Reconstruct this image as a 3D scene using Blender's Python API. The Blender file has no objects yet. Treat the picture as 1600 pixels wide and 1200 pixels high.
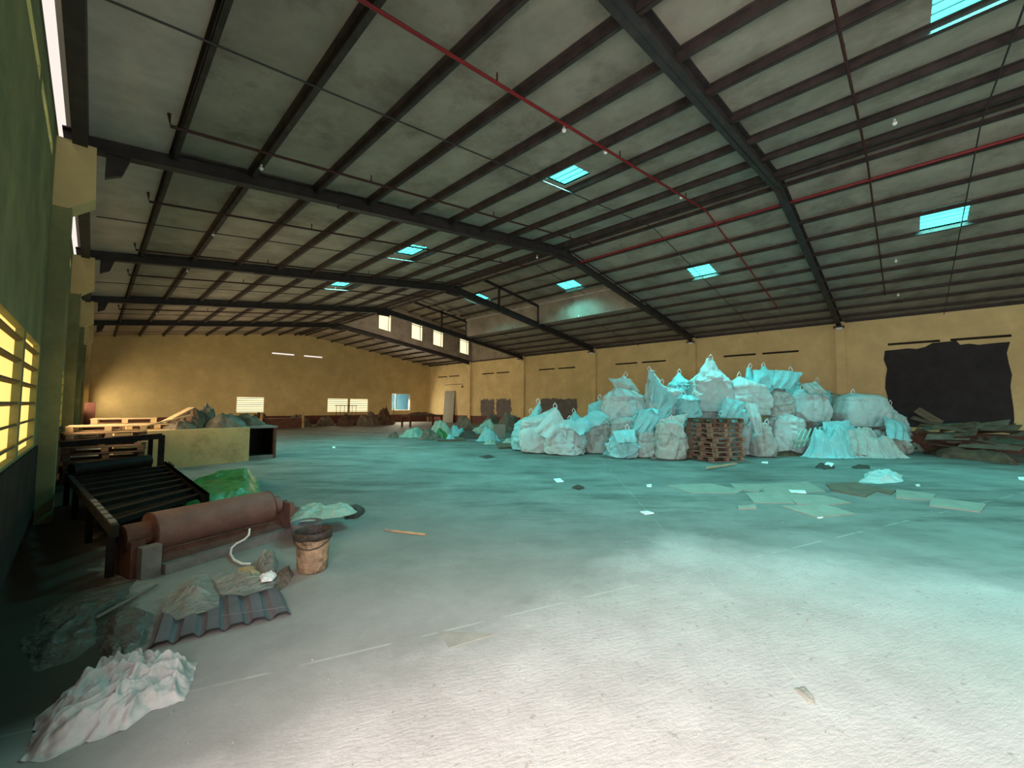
import bpy, math, random
from mathutils import Vector, Matrix, noise
random.seed(7)
sc = bpy.context.scene
COL = sc.collection
# ------------------------------------------------------------------ camera
F_PX = 635.28
YAW, PIT, ROL = math.radians(45.84), math.radians(3.02), math.radians(0.42)
CAM = Vector((0, 0, 1.51))
FW = Vector((math.sin(YAW)*math.cos(PIT), math.cos(YAW)*math.cos(PIT), math.sin(PIT)))
R0 = Vector((math.cos(YAW), -math.sin(YAW), 0)); U0 = R0.cross(FW)
RT = R0*math.cos(ROL)+U0*math.sin(ROL); UP = -R0*math.sin(ROL)+U0*math.cos(ROL)
cd = bpy.data.cameras.new('camera'); cam = bpy.data.objects.new('camera', cd); COL.objects.link(cam)
cd.sensor_width = 36; cd.lens = F_PX/1600*36; cd.clip_start = .02; cd.clip_end = 500
m = Matrix((RT, UP, -FW)).transposed().to_4x4(); m.translation = CAM
cam.matrix_world = m
sc.camera = cam
# ------------------------------------------------------------------ world, exposure, daylight
W = bpy.data.worlds.new('world'); sc.world = W; W.use_nodes = True
W.node_tree.nodes['Background'].inputs[0].default_value = (1.0, .90, .82, 1)
W.node_tree.nodes['Background'].inputs[1].default_value = .95
sc.view_settings.view_transform = 'Standard'; sc.view_settings.look = 'None'
sc.view_settings.gamma = 1; sc.view_settings.exposure = .08; sc.view_settings.use_curve_mapping = False

def area(name, loc, direction, sx, sy, power, color, spread=180):
    l = bpy.data.lights.new(name, 'AREA'); l.shape = 'RECTANGLE'; l.size = sx; l.size_y = sy
    l.energy = power; l.color = color; l.spread = math.radians(spread)
    o = bpy.data.objects.new(name, l); COL.objects.link(o)
    o.location = loc; o.rotation_euler = Vector(direction).to_track_quat('-Z', 'Y').to_euler()
    o.visible_camera = False
    return o
A_, WX, D_ = .466, 21.7, 31.92           # left wall at x=-A_, right wall, far gable wall
HE, HR, XR = 5.11, 6.62, 10.61           # eave, ridge heights, ridge x
Y0, BAY, YB = 1.92, 6.0, -16.08          # nearest frame, bay length, back wall
SL = (HR-HE)/(XR+A_)
DAY = (1.0, .88, .86); CYAN = (.20, 1.0, .95); WARM = (1.0, .80, .50)
area('daylight_side_door', (-.62, -1.2, 1.9), (1, .05, -.42), 5.2, 3.4, 560, DAY, 150)
area('fill_light_back', (10.5, YB+.1, 2.3), (0, 1, -.02), 9, 4.0, 420, (1.0, .88, .76))  # added fill light; the back opening it stands in is unseen and made up
area('daylight_yard_window', (18.9, D_+.25, 1.75), (-.15, -1, -.35), 1.7, 1.4, 220, (1.0, .88, .66))
for k, yy in enumerate((4.9, 10.9, 16.9, 22.9, 28.9)):
    area('daylight_louvre', (-.30, yy+.95, 1.65), (1, 0, -.12), 2.8, 1.1, (18, 120, 150, 190, 90)[k], WARM, 150)
for xx in (7.4, 14.2):
    area('daylight_gable_louvre', (xx, D_-.08, 1.45), (0, -1, .1), 2.4, 1.0, 60, WARM)
area('daylight_monitor', (16.5, 22.6, 8.4), (-.1, .25, -1), 7, 2.6, 380, (1.0, .80, .58))
# ------------------------------------------------------------------ placement helpers (pixel of the photo -> point of the place)
def ray(x, y): return FW*F_PX+RT*(x-800)+UP*(600-y)
def G(x, y, z=0.0):
    d = ray(x, y); return CAM+d*((z-CAM.z)/d.z)
def S(x, y, dep): return CAM+ray(x, y)*(dep/F_PX)
def FRY(x, y, Y):
    d = ray(x, y); return CAM+d*((Y-CAM.y)/d.y)
def zroof(X): return HE+SL*(X+A_) if X < XR else HE+SL*(WX-X)
# ------------------------------------------------------------------ materials
def nmat(name, col, rough=.8, var=.25, scale=3.0, col2=None, bump=0., bscale=20., metal=0., spec=.3, detail=4, stain=None, stscale=.8, coords='Object', fold=0):
    m = bpy.data.materials.new(name); m.use_nodes = True; nt = m.node_tree; N = nt.nodes; L = nt.links
    b = N['Principled BSDF']; b.inputs['Roughness'].default_value = rough; b.inputs['Metallic'].default_value = metal
    b.inputs['Specular IOR Level'].default_value = spec
    tc = N.new('ShaderNodeTexCoord')
    n = N.new('ShaderNodeTexNoise'); n.inputs['Scale'].default_value = scale; n.inputs['Detail'].default_value = detail; n.inputs['Roughness'].default_value = .65
    L.new(tc.outputs[coords], n.inputs['Vector'])
    r = N.new('ShaderNodeValToRGB'); c1 = tuple(c*(1-var) for c in col); c2 = col2 or tuple(min(1, c*(1+var)) for c in col)
    r.color_ramp.elements[0].position = .35; r.color_ramp.elements[0].color = (*c1, 1)
    r.color_ramp.elements[1].position = .68; r.color_ramp.elements[1].color = (*c2, 1)
    L.new(n.outputs['Fac'], r.inputs['Fac']); out = r.outputs['Color']
    if stain:
        n2 = N.new('ShaderNodeTexNoise'); n2.inputs['Scale'].default_value = stscale; n2.inputs['Detail'].default_value = 6; n2.inputs['Roughness'].default_value = .7
        L.new(tc.outputs[coords], n2.inputs['Vector'])
        r2 = N.new('ShaderNodeValToRGB'); r2.color_ramp.elements[0].position = .5; r2.color_ramp.elements[0].color = (0, 0, 0, 1)
        r2.color_ramp.elements[1].position = .66; r2.color_ramp.elements[1].color = (1, 1, 1, 1)
        L.new(n2.outputs['Fac'], r2.inputs['Fac'])
        mx = N.new('ShaderNodeMix'); mx.data_type = 'RGBA'; mx.inputs['B'].default_value = (*stain, 1)
        L.new(r2.outputs['Color'], mx.inputs['Factor']); L.new(out, mx.inputs['A']); out = mx.outputs['Result']
    L.new(out, b.inputs['Base Color'])
    if bump:
        if fold:
            nb = N.new('ShaderNodeTexWave'); nb.inputs['Scale'].default_value = fold; nb.inputs['Distortion'].default_value = 9; nb.inputs['Detail'].default_value = 3; nb.inputs['Detail Scale'].default_value = 1.3
        else:
            nb = N.new('ShaderNodeTexNoise'); nb.inputs['Scale'].default_value = bscale; nb.inputs['Detail'].default_value = 6
        L.new(tc.outputs[coords], nb.inputs['Vector'])
        bp = N.new('ShaderNodeBump'); bp.inputs['Strength'].default_value = bump; bp.inputs['Distance'].default_value = .03
        L.new(nb.outputs['Fac'], bp.inputs['Height']); L.new(bp.outputs['Normal'], b.inputs['Normal'])
    return m
def emat(name, col, s):
    m = bpy.data.materials.new(name); m.use_nodes = True; b = m.node_tree.nodes['Principled BSDF']
    b.inputs['Base Color'].default_value = (*[c*.5 for c in col], 1); b.inputs['Emission Color'].default_value = (*col, 1); b.inputs['Emission Strength'].default_value = s
    return m
M = {}
M['wall'] = nmat('yellow_paint', (.70, .54, .27), .85, .10, 1.2, bump=.15, bscale=30, stain=(.62, .47, .23), stscale=.5)
M['dado'] = nmat('red_brown_dado', (.15, .058, .045), .8, .2, 3)
M['cement'] = nmat('grey_cement_render', (.17, .15, .145), .95, .18, 3, bump=.4, bscale=14)
M['cement_dark'] = nmat('dark_cement_render', (.036, .034, .036), .95, .2, 2, bump=.4, bscale=12)
M['dark'] = nmat('dark_recess', (.03, .026, .02), .95)
M['ceil'] = nmat('dusty_foil_insulation', (.27, .24, .19), .75, .20, 2.2, bump=.3, bscale=5, stain=(.17, .14, .105), stscale=.9, coords='Generated')
M['ceil'] = nmat('dusty_foil_insulation', (.32, .272, .222), .65, .16, 1.4, bump=.4, bscale=4, stain=(.19, .155, .12), stscale=.9)
M['lining'] = nmat('pale_eave_lining', (.50, .42, .37), .55, .16, 2, bump=.3, bscale=5)
M['steel'] = nmat('dark_painted_steel', (.035, .028, .028), .6, .3, 5, spec=.35)
M['purlin'] = nmat('rusty_primer_steel', (.046, .034, .030), .65, .35, 4)
M['redpipe'] = nmat('red_pipe_paint', (.20, .012, .015), .5, .2, 6)
M['darkpipe'] = nmat('dark_red_pipe', (.05, .014, .012), .6, .25, 6)
M['white'] = nmat('white_plastic', (.8, .8, .78), .4, .05)
M['wall_shaded'] = nmat('shaded_green_yellow_paint', (.25, .26, .125), .9, .22, 1.5, bump=.2, bscale=25, stain=(.17, .20, .10), stscale=.8)  # left wall's shade and green cast put into the yellow paint colour
M['slat'] = nmat('louvre_slat', (.16, .13, .06), .8, .15)
M['black'] = nmat('black_grease_steel', (.014, .013, .012), .5, .4, 8, spec=.12)
M['rust'] = nmat('red_oxide_roller', (.20, .098, .078), .55, .18, 5, bump=.08, bscale=30, stain=(.15, .08, .065), stscale=3)
M['rustdark'] = nmat('brown_rust', (.12, .052, .036), .75, .35, 8, bump=.2)
M['greysteel'] = nmat('grey_dusty_steel', (.19, .17, .155), .75, .2, 8)
M['wood'] = nmat('pallet_wood', (.24, .15, .105), .85, .30, 6, bump=.2, bscale=40)
M['woodlight'] = nmat('pale_pallet_wood', (.46, .31, .17), .85, .22, 6, bump=.2, bscale=40)
M['wooddark'] = nmat('dark_wet_wood', (.115, .07, .045), .85, .35, 6, bump=.2, bscale=40)
M['bag'] = nmat('woven_white_sack', (.43, .545, .545), .6, .08, 2.2, bump=.35, bscale=7, stain=(.33, .38, .36), stscale=1.8, fold=1.1)
M['bag2'] = nmat('dusty_white_sack', (.37, .41, .39), .7, .14, 2.2, bump=.35, bscale=7, stain=(.21, .205, .18), stscale=1.8, fold=1.2)
M['bagblue'] = nmat('pale_blue_sheet', (.24, .54, .57), .5, .10, 2.2, bump=.45, bscale=7, stain=(.30, .42, .42), stscale=1.8, fold=1.1)
M['cloth'] = nmat('off_white_cloth', (.46, .445, .43), .8, .10, 5, bump=.35, bscale=25, stain=(.32, .31, .295), stscale=5, fold=4)
M['plastic'] = nmat('dusty_clear_plastic', (.36, .35, .31), .22, .18, 8, bump=.8, bscale=30, spec=.8)
M['plasticdark'] = nmat('dusty_grey_plastic', (.13, .125, .11), .25, .25, 8, bump=.8, bscale=25, spec=.7)
for k_, a_ in (('plastic', .62), ('plasticdark', .7)): M[k_].node_tree.nodes['Principled BSDF'].inputs['Alpha'].default_value = a_
M['green'] = nmat('green_plastic_tarp', (.045, .19, .045), .4, .3, 5, bump=.5, bscale=15, spec=.5)
M['palegreen'] = nmat('pale_green_plastic', (.30, .43, .36), .45, .2, 8, bump=.5, bscale=20)
M['brown'] = nmat('brown_dirty_sacking', (.115, .066, .042), .85, .4, 3, bump=.5, bscale=12)
M['browngrey'] = nmat('grey_brown_rubbish', (.16, .125, .095), .85, .4, 4, bump=.5, bscale=12)
M['card'] = nmat('dusty_cardboard', (.27, .265, .22), .85, .12, 4)
M['filmscrap'] = nmat('dusty_film', (.27, .245, .21), .7, .15, 6)
M['cardbrown'] = nmat('brown_cardboard', (.15, .105, .075), .85, .25, 5)
M['cardgreen'] = nmat('green_board', (.10, .16, .115), .8, .25, 5)
M['bitumen'] = nmat('grey_corrugated_sheet', (.125, .122, .135), .55, .12, 6, bump=.1, spec=.4)
M['cream'] = nmat('cream_plaster_block', (.56, .40, .19), .9, .12, 3, bump=.3, bscale=16, stain=(.36, .26, .12), stscale=1.5)
M['bucket'] = nmat('stained_ochre_bucket', (.33, .22, .135), .6, .35, 9, bump=.7, bscale=25, stain=(.09, .06, .04), stscale=7)
M['bucketrim'] = nmat('dark_tar_rim', (.05, .038, .03), .5, .4, 12, bump=.6, bscale=30)
M['blueskin'] = nmat('blue_sheet_cladding', (.16, .50, .88), .5, .05)
M['brick'] = nmat('outside_brick', (.22, .12, .10), .9, .2)
M['yard'] = nmat('outside_yard', (.40, .36, .30), .9, .2)
M['skylight'] = emat('backlit_cyan_skylight', (.08, 1.0, .92), 3.0)
M['panewarm'] = emat('backlit_yellow_pane', (1.0, .64, .17), 1.25)
M['panepale'] = emat('backlit_pale_pane', (1.0, .90, .52), 1.25)
M['gleam'] = nmat('bare_wire', (.5, .5, .5), .4)
# floor: grey concrete, a scraped part by the door with its daylight painted in pale, wheel marks
def floor_mat():
    m = bpy.data.materials.new('worn_concrete_floor'); m.use_nodes = True; nt = m.node_tree; N = nt.nodes; L = nt.links
    b = N['Principled BSDF']; b.inputs['Roughness'].default_value = .75; b.inputs['Specular IOR Level'].default_value = .3
    tc = N.new('ShaderNodeTexCoord'); V = tc.outputs['Object']
    def noi(sc_, det=5, rough=.6, sx=1, sy=1, rz=0):
        mp = N.new('ShaderNodeMapping'); mp.vector_type = 'TEXTURE'; mp.inputs['Scale'].default_value = (1/sx, 1/sy, 1); mp.inputs['Rotation'].default_value = (0, 0, rz)
        L.new(V, mp.inputs['Vector']); n = N.new('ShaderNodeTexNoise'); n.inputs['Scale'].default_value = sc_; n.inputs['Detail'].default_value = det; n.inputs['Roughness'].default_value = rough
        L.new(mp.outputs['Vector'], n.inputs['Vector']); return n.outputs['Fac']
    def math_(op, a, c=None, clamp=False):
        n = N.new('ShaderNodeMath'); n.operation = op; n.use_clamp = clamp
        for i, v in enumerate((a, c)):
            if v is None: continue
            if isinstance(v, (int, float)): n.inputs[i].default_value = v
            else: L.new(v, n.inputs[i])
        return n.outputs[0]
    def ramp(f, p0, p1, c0, c1):
        r = N.new('ShaderNodeValToRGB'); r.color_ramp.elements[0].position = p0; r.color_ramp.elements[1].position = p1
        r.color_ramp.elements[0].color = (*c0, 1); r.color_ramp.elements[1].color = (*c1, 1); L.new(f, r.inputs['Fac']); return r.outputs['Color']
    def mix(f, a, c, mode='MIX'):
        n = N.new('ShaderNodeMix'); n.data_type = 'RGBA'; n.blend_type = mode; L.new(f, n.inputs['Factor'])
        for k, v in (('A', a), ('B', c)):
            if isinstance(v, tuple): n.inputs[k].default_value = (*v, 1)
            else: L.new(v, n.inputs[k])
        return n.outputs['Result']
    sep = N.new('ShaderNodeSeparateXYZ'); L.new(V, sep.inputs[0]); X, Y = sep.outputs[0], sep.outputs[1]
    base = ramp(noi(.9, 7, .65), .3, .7, (.125, .130, .118), (.235, .235, .215))
    streak = ramp(noi(1.0, 7, .72, .45, 1.7, math.radians(-44)), .48, .62, (1, 1, 1), (.52, .55, .53))
    base = mix(ramp(noi(.35, 3), .35, .5, (0, 0, 0), (1, 1, 1)), base, mix(math_('MULTIPLY', 1, 1), base, streak, 'MULTIPLY'))
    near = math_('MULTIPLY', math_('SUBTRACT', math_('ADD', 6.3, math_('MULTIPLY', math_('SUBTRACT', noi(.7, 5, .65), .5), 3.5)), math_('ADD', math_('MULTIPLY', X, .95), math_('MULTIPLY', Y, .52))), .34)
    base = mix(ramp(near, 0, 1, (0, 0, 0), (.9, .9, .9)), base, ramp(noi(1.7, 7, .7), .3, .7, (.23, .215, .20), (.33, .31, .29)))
    # scraped slab, door daylight painted into its colour as a pale pool: y < 2.3 and a slanting far edge
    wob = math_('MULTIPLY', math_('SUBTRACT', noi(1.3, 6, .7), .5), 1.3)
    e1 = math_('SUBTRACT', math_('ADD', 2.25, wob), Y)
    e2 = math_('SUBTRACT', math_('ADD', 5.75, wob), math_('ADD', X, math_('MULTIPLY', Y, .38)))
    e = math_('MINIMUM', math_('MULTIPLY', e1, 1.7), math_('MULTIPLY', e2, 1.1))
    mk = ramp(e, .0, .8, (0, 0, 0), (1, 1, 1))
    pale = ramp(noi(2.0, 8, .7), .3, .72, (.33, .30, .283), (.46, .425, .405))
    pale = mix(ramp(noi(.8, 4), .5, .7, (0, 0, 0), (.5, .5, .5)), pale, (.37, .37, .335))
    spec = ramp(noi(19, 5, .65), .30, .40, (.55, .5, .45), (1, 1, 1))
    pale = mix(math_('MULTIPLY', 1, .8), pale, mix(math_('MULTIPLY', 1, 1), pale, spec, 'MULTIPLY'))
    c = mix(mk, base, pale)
    # thin pale slab joints
    ln = math_('LESS_THAN', math_('ABSOLUTE', math_('SUBTRACT', math_('ADD', math_('MULTIPLY', X, .37), Y), 2.90)), .010)
    ln2 = math_('LESS_THAN', math_('ABSOLUTE', math_('SUBTRACT', math_('SUBTRACT', X, math_('MULTIPLY', Y, 1.26)), 2.185)), .008)
    fn = math_('MULTIPLY', math_('MAXIMUM', ln, ln2), ramp(noi(3.1, 3), .45, .55, (0, 0, 0), (.4, .4, .4)))
    c = mix(fn, c, (.5, .48, .45))
    wall_shade = math_('SUBTRACT', math_('ADD', .42, math_('MULTIPLY', math_('SUBTRACT', noi(2.2, 5, .65), .5), 1.6)), X)  # shade beside the left wall painted dark into the concrete colour
    wall_shade = math_('MINIMUM', math_('MULTIPLY', wall_shade, 1.8), math_('MULTIPLY', math_('SUBTRACT', Y, 2.75), 1.6))
    wall_shade = math_('MINIMUM', wall_shade, math_('MULTIPLY', math_('SUBTRACT', 12.0, Y), 1.0))
    c = mix(ramp(wall_shade, 0, .55, (0, 0, 0), (.93, .93, .93)), c, (.028, .020, .012))
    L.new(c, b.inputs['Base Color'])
    h = math_('ADD', math_('MULTIPLY', noi(9, 8, .7, .6, 1.6, math.radians(-25)), .8), math_('MULTIPLY', noi(38, 5, .65, .7, 1.4, math.radians(-25)), .6))
    bp = N.new('ShaderNodeBump'); bp.inputs['Distance'].default_value = .02
    L.new(math_('ADD', .15, math_('MULTIPLY', mk, .42)), bp.inputs['Strength'])
    L.new(h, bp.inputs['Height']); L.new(bp.outputs['Normal'], b.inputs['Normal'])
    return m
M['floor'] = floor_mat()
# ------------------------------------------------------------------ mesh helpers
class MB:
    def __init__(s): s.v = []; s.f = []
    def quad(s, *p):
        i = len(s.v); s.v += [Vector(q) for q in p]; s.f.append(tuple(range(i, i+len(p))))
    def box(s, c, size, R=None):
        c = Vector(c); i = len(s.v); x, y, z = [q/2 for q in size]
        for sx, sy, sz in ((-1,-1,-1),(1,-1,-1),(1,1,-1),(-1,1,-1),(-1,-1,1),(1,-1,1),(1,1,1),(-1,1,1)):
            p = Vector((sx*x, sy*y, sz*z)); s.v.append(c+(R @ p if R else p))
        s.f += [tuple(i+k for k in q) for q in ((3,2,1,0),(4,5,6,7),(0,1,5,4),(1,2,6,5),(2,3,7,6),(3,0,4,7))]
        return s
    def lohi(s, a, b): return s.box([(a[k]+b[k])/2 for k in range(3)], [b[k]-a[k] for k in range(3)])
    def beam(s, p, q, w, h, up=(0,0,1)):     # w sideways, h along up
        p = Vector(p); q = Vector(q); d = (q-p); l = d.length; d.normalize(); u = Vector(up); sd = d.cross(u).normalized(); u = sd.cross(d)
        return s.box((p+q)/2, (l, w, h), Matrix((d, sd, u)).transposed())
    def ibeam(s, p, q, w, h, t=.02, up=(0,0,1)):
        p = Vector(p); q = Vector(q); d = (q-p).normalized(); sd = d.cross(Vector(up)).normalized(); u = sd.cross(d)
        s.beam(p+u*(h/2-t/2), q+u*(h/2-t/2), w, t, up); s.beam(p-u*(h/2-t/2), q-u*(h/2-t/2), w, t, up); s.beam(p, q, t, h, up); return s
    def tube(s, pts, r, n=8, cap=True):
        pts = [Vector(p) for p in pts]; i0 = len(s.v); up = Vector((0, 0, 1))
        for k, p in enumerate(pts):
            d = (pts[min(k+1, len(pts)-1)]-pts[max(k-1, 0)]).normalized()
            a = d.cross(up); a = a.normalized() if a.length > .05 else Vector((1, 0, 0)); b2 = d.cross(a).normalized()
            rr = r[k] if isinstance(r, (list, tuple)) else r
            for j in range(n):
                t = 2*math.pi*j/n; s.v.append(p+a*(rr*math.cos(t))+b2*(rr*math.sin(t)))
        for k in range(len(pts)-1):
            for j in range(n):
                a0 = i0+k*n+j; a1 = i0+k*n+(j+1) % n; s.f.append((a0, a1, a1+n, a0+n))
        if cap:
            s.f.append(tuple(i0+j for j in range(n))[::-1]); s.f.append(tuple(i0+(len(pts)-1)*n+j for j in range(n)))
        return s
    def poly(s, pts, h):     # prism: polygon pts (3D) extruded down by h
        i = len(s.v); n = len(pts); s.v += [Vector(p) for p in pts]+[Vector(p)-Vector((0, 0, h)) for p in pts]
        s.f.append(tuple(range(i, i+n))); s.f.append(tuple(range(i+2*n-1, i+n-1, -1)))
        for k in range(n): s.f.append((i+k, i+n+k, i+n+(k+1) % n, i+(k+1) % n))
        return s
    def prism(s, pts, vec):
        i = len(s.v); n = len(pts); vec = Vector(vec); s.v += [Vector(p) for p in pts]+[Vector(p)+vec for p in pts]
        s.f.append(tuple(range(i, i+n))); s.f.append(tuple(range(i+2*n-1, i+n-1, -1)))
        for k in range(n): s.f.append((i+k, i+n+k, i+n+(k+1) % n, i+(k+1) % n))
        return s
    def build(s, name, mat, parent=None, off=None, smooth=False):
        off = off if off is not None else (wloc(parent) if parent else Vector((0, 0, 0)))
        me = bpy.data.meshes.new(name); me.from_pydata([tuple(v-off) for v in s.v], [], s.f)
        me.materials.append(M[mat] if isinstance(mat, str) else mat)
        me.validate()
        if smooth: me.shade_smooth()
        o = bpy.data.objects.new(name, me); COL.objects.link(o)
        if parent: o.parent = parent
        else: o.location = off
        return o
def wloc(o):
    v = Vector((0, 0, 0))
    while o is not None: v += o.location; o = o.parent
    return v
def tag(o, label, cat, group=None, kind=None):
    o['label'] = label; o['category'] = cat
    if group: o['group'] = group
    if kind: o['kind'] = kind
    return o
def thing(name, loc, label, cat, group=None):
    o = bpy.data.objects.new(name, None); COL.objects.link(o); o.location = loc; o.empty_display_size = .1
    return tag(o, label, cat, group)
def copy_tree(o, parent=None):
    c = o.copy(); COL.objects.link(c); c.parent = parent
    for ch in [x for x in KIDS.get(o.name, [])]: copy_tree_child(ch, c)
    return c
def copy_tree_child(o, p):
    c = o.copy(); COL.objects.link(c); c.parent = p
KIDS = {}
def struct(o): o['kind'] = 'structure'; return o
def lone(mb, name, mat, label, cat, group=None, smooth=False, kind=None):   # single-mesh thing, origin at its base centre
    xs = [v.x for v in mb.v]; ys = [v.y for v in mb.v]; zs = [v.z for v in mb.v]
    off = Vector(((min(xs)+max(xs))/2, (min(ys)+max(ys))/2, min(zs)))
    return tag(mb.build(name, mat, None, off, smooth), label, cat, group, kind)
# ------------------------------------------------------------------ setting
def wall_holes(u0, u1, v0, v1, holes, to3, n, thick):
    """rectangular wall u0..u1, v0..v1 with holes; to3(u,v)->point on the inner face; n = outward direction"""
    mb = MB(); n = Vector(n)
    us = sorted({u0, u1, *[h[0] for h in holes], *[h[1] for h in holes]}); vs = sorted({v0, v1, *[h[2] for h in holes], *[h[3] for h in holes]})
    us = [u for u in us if u0 <= u <= u1]; vs = [v for v in vs if v0 <= v <= v1]
    for a, b in zip(us, us[1:]):
        for c, d in zip(vs, vs[1:]):
            mu, mv = (a+b)/2, (c+d)/2
            if any(h[0] < mu < h[1] and h[2] < mv < h[3] for h in holes): continue
            P = [Vector(to3(*q)) for q in ((a, c), (b, c), (b, d), (a, d))]
            mb.quad(*P); mb.quad(*[p+n*thick for p in reversed(P)])
    for h in holes:
        P = [Vector(to3(*q)) for q in ((h[0], h[2]), (h[1], h[2]), (h[1], h[3]), (h[0], h[3]))]
        for k in range(4): mb.quad(P[k], P[(k+1) % 4], P[(k+1) % 4]+n*thick, P[k]+n*thick)
    return mb
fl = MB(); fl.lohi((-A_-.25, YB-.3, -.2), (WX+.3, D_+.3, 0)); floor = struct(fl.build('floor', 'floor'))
yd = MB(); yd.lohi((-40, YB-40, -.3), (-A_-.25, D_+40, -.05)); yd.lohi((-A_-.25, D_+.3, -.3), (WX+40, D_+40, -.05)); struct(yd.build('trim_1', 'yard'))
frames = [Y0+BAY*k for k in range(-3, 6)]
# right wall
sl_r = []
for yf in frames[:-1]:
    c = yf+3.0
    sl_r += [(c-1.55, c-.13, 3.97, 4.06), (c+.13, c+1.55, 3.97, 4.06)]
wr = struct(wall_holes(YB, D_, 0, HE, sl_r, lambda u, v: (WX, u, v), (1, 0, 0), .25).build('wall_right', 'wall'))
for h in sl_r:
    MB().lohi((WX+.10, h[0]-.02, h[2]-.02), (WX+.14, h[1]+.02, h[3]+.02)).build('slot_backing', 'dark', wr)
# left wall
LWX = -A_
lholes = []; louv_l = []; sl_l = []
for k, yf in enumerate(frames[:-1]):
    c = yf+3.0
    sl_l += [(c-.85, c+.72, 4.46, 4.60), (c+.90, c+2.35, 4.46, 4.60)] if k < 8 else []
    if yf > 1: louv_l += [(yf+2.40, yf+3.92, 1.0, 2.18), (yf+4.06, yf+5.50, 1.0, 2.18)]
lholes += louv_l+sl_l+[(-3.9, 1.55, 0, 4.0-.35)]
wl = struct(wall_holes(YB, D_, 0, HE-.05, lholes, lambda u, v: (LWX, u, v), (-1, 0, 0), .25).build('wall_left', 'wall_shaded'))
for h in sl_l: MB().lohi((LWX-.05, h[0], h[2]), (LWX-.03, h[1], h[3])).build('slot_pane', 'panepale', wl)
# gable wall (slots, louvre windows, open window)
gholes = [(8.64, 10.15, 5.03, 5.14), (10.75, 12.15, 5.03, 5.14), (6.66, 8.25, .92, 1.93), (12.57, 14.14, .92, 1.93), (14.32, 15.82, .92, 1.93), (17.96, 19.79, 1.0, 2.48)]
gw = wall_holes(-A_-.25, WX+.25, 0, HE+.1, [h for h in gholes if h[3] < 5], lambda u, v: (u, D_, v), (0, 1, 0), .25)
gb = gw
zt = HE+.1
for (a, b, c, d) in gholes[:2]: pass
def gquad(x0, x1, za, zb0, zb1): gb.prism([(x0, D_, za), (x1, D_, za), (x1, D_, zb1), (x0, D_, zb0)], (0, .25, 0))
gw2 = wall_holes(-A_-.25, WX+.25, 0, 5.02, [h for h in gholes if h[3] < 5], lambda u, v: (u, D_, v), (0, 1, 0), .25)
gb = gw2
xs = [-A_-.25, 8.64, 10.15, 10.75, 12.15, WX+.25]
for i in range(5):
    za = 5.02 if i in (0, 2, 4) else 5.14
    x0, x1 = xs[i], xs[i+1]
    if x0 < XR < x1:
        gb.prism([(x0, D_, za), (x1, D_, za), (x1, D_, zroof(x1)+.05), (XR, D_, HR+.05), (x0, D_, zroof(x0)+.05)], (0, .25, 0))
    else: gquad(x0, x1, za, zroof(x0)+.05, zroof(x1)+.05)
wf = struct(gb.build('wall_far', 'wall'))
wb = MB(); wb.prism([(-A_-.25, YB, 4.6), (WX+.25, YB, 4.6), (WX+.25, YB, HE+.05), (XR, YB, HR+.05), (-A_-.25, YB, HE+.05)], (0, -.25, 0))
wb.lohi((-A_-.25, YB-.25, 0), (6, YB, 4.6)); wb.lohi((15, YB-.25, 0), (WX+.25, YB, 4.6)); struct(wb.build('wall_back', 'wall'))  # middle left open for the added fill light
# dado
def dado(name, segs):
    mb = MB()
    for a, b in segs: mb.lohi(a, b)
    return struct(mb.build(name, 'dado'))
dado('baseboard_far', [((-A_, D_-.02, 0), (WX, D_, .65))])
dado('baseboard_right', [((WX-.02, YB, 0), (WX, D_, .65))])
M['shade_black'] = nmat('shade_black_dado', (.022, .018, .014), .95, .5, 2)  # shade on the lower left wall painted near-black; also colours a conveyor rail
struct(MB().lohi((-A_, 1.55, 0), (-A_+.02, 16.0, .97)).build('shade_band_left', 'shade_black'))
# pilasters
for yf in frames:
    MB().lohi((WX-.12, yf-.16, 0), (WX, yf+.16, HE-.02)).build('pilaster', 'wall', wr)
    if yf in (frames[-1],): continue
    MB().lohi((LWX, yf-.18, 0), (LWX+.17, yf+.18, 4.1)).build('pilaster', 'wall_shaded', wl)
    mb = MB(); mb.prism([(LWX, yf-.2, 4.02), (LWX+.14, yf-.2, 4.02), (LWX+.38, yf-.2, 4.22), (LWX+.36, yf-.2, 4.93), (LWX, yf-.2, 4.93)], (0, .4, 0))
    mb.build('corbel', 'wall', wl)
MB().lohi((LWX+.0, D_-.35, 0), (LWX+.3, D_-.01, HE-.1)).build('pilaster', 'wall', wf)
# louvre windows: pane + slats + frame
wn = 0
def louvre(h, axis, pane, nsl):
    global wn; wn += 1
    u0, u1, v0, v1 = h
    def P(u, v, d): return Vector((LWX-d, u, v)) if axis == 'x' else Vector((u, D_+d, v))
    mb = MB(); a = P(u0, v0, .055); b = P(u1, v1, .07)
    mb.lohi([min(a[k], b[k]) for k in range(3)], [max(a[k], b[k]) for k in range(3)])
    o = struct(mb.build(f'window_{wn}', pane))
    for k in range(nsl):
        z = v0+(v1-v0)*(k+.5)/nsl
        s = MB(); p = P(u0, z, .03); q = P(u1, z, .03)
        n = P(0, 0, 1)-P(0, 0, 0); up = (Vector((0, 0, 1))*.93+n*-.35).normalized()
        s.beam(p, q, .045, .022, (Vector((0, 0, 1))+n*.5).normalized()); s.build('slat', 'slat', o)
    return o
for i, h in enumerate(louv_l): louvre(h, 'x', 'panewarm', 6)
for i in (2, 3, 4): louvre(gholes[i], 'y', 'panepale', 7)
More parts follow.
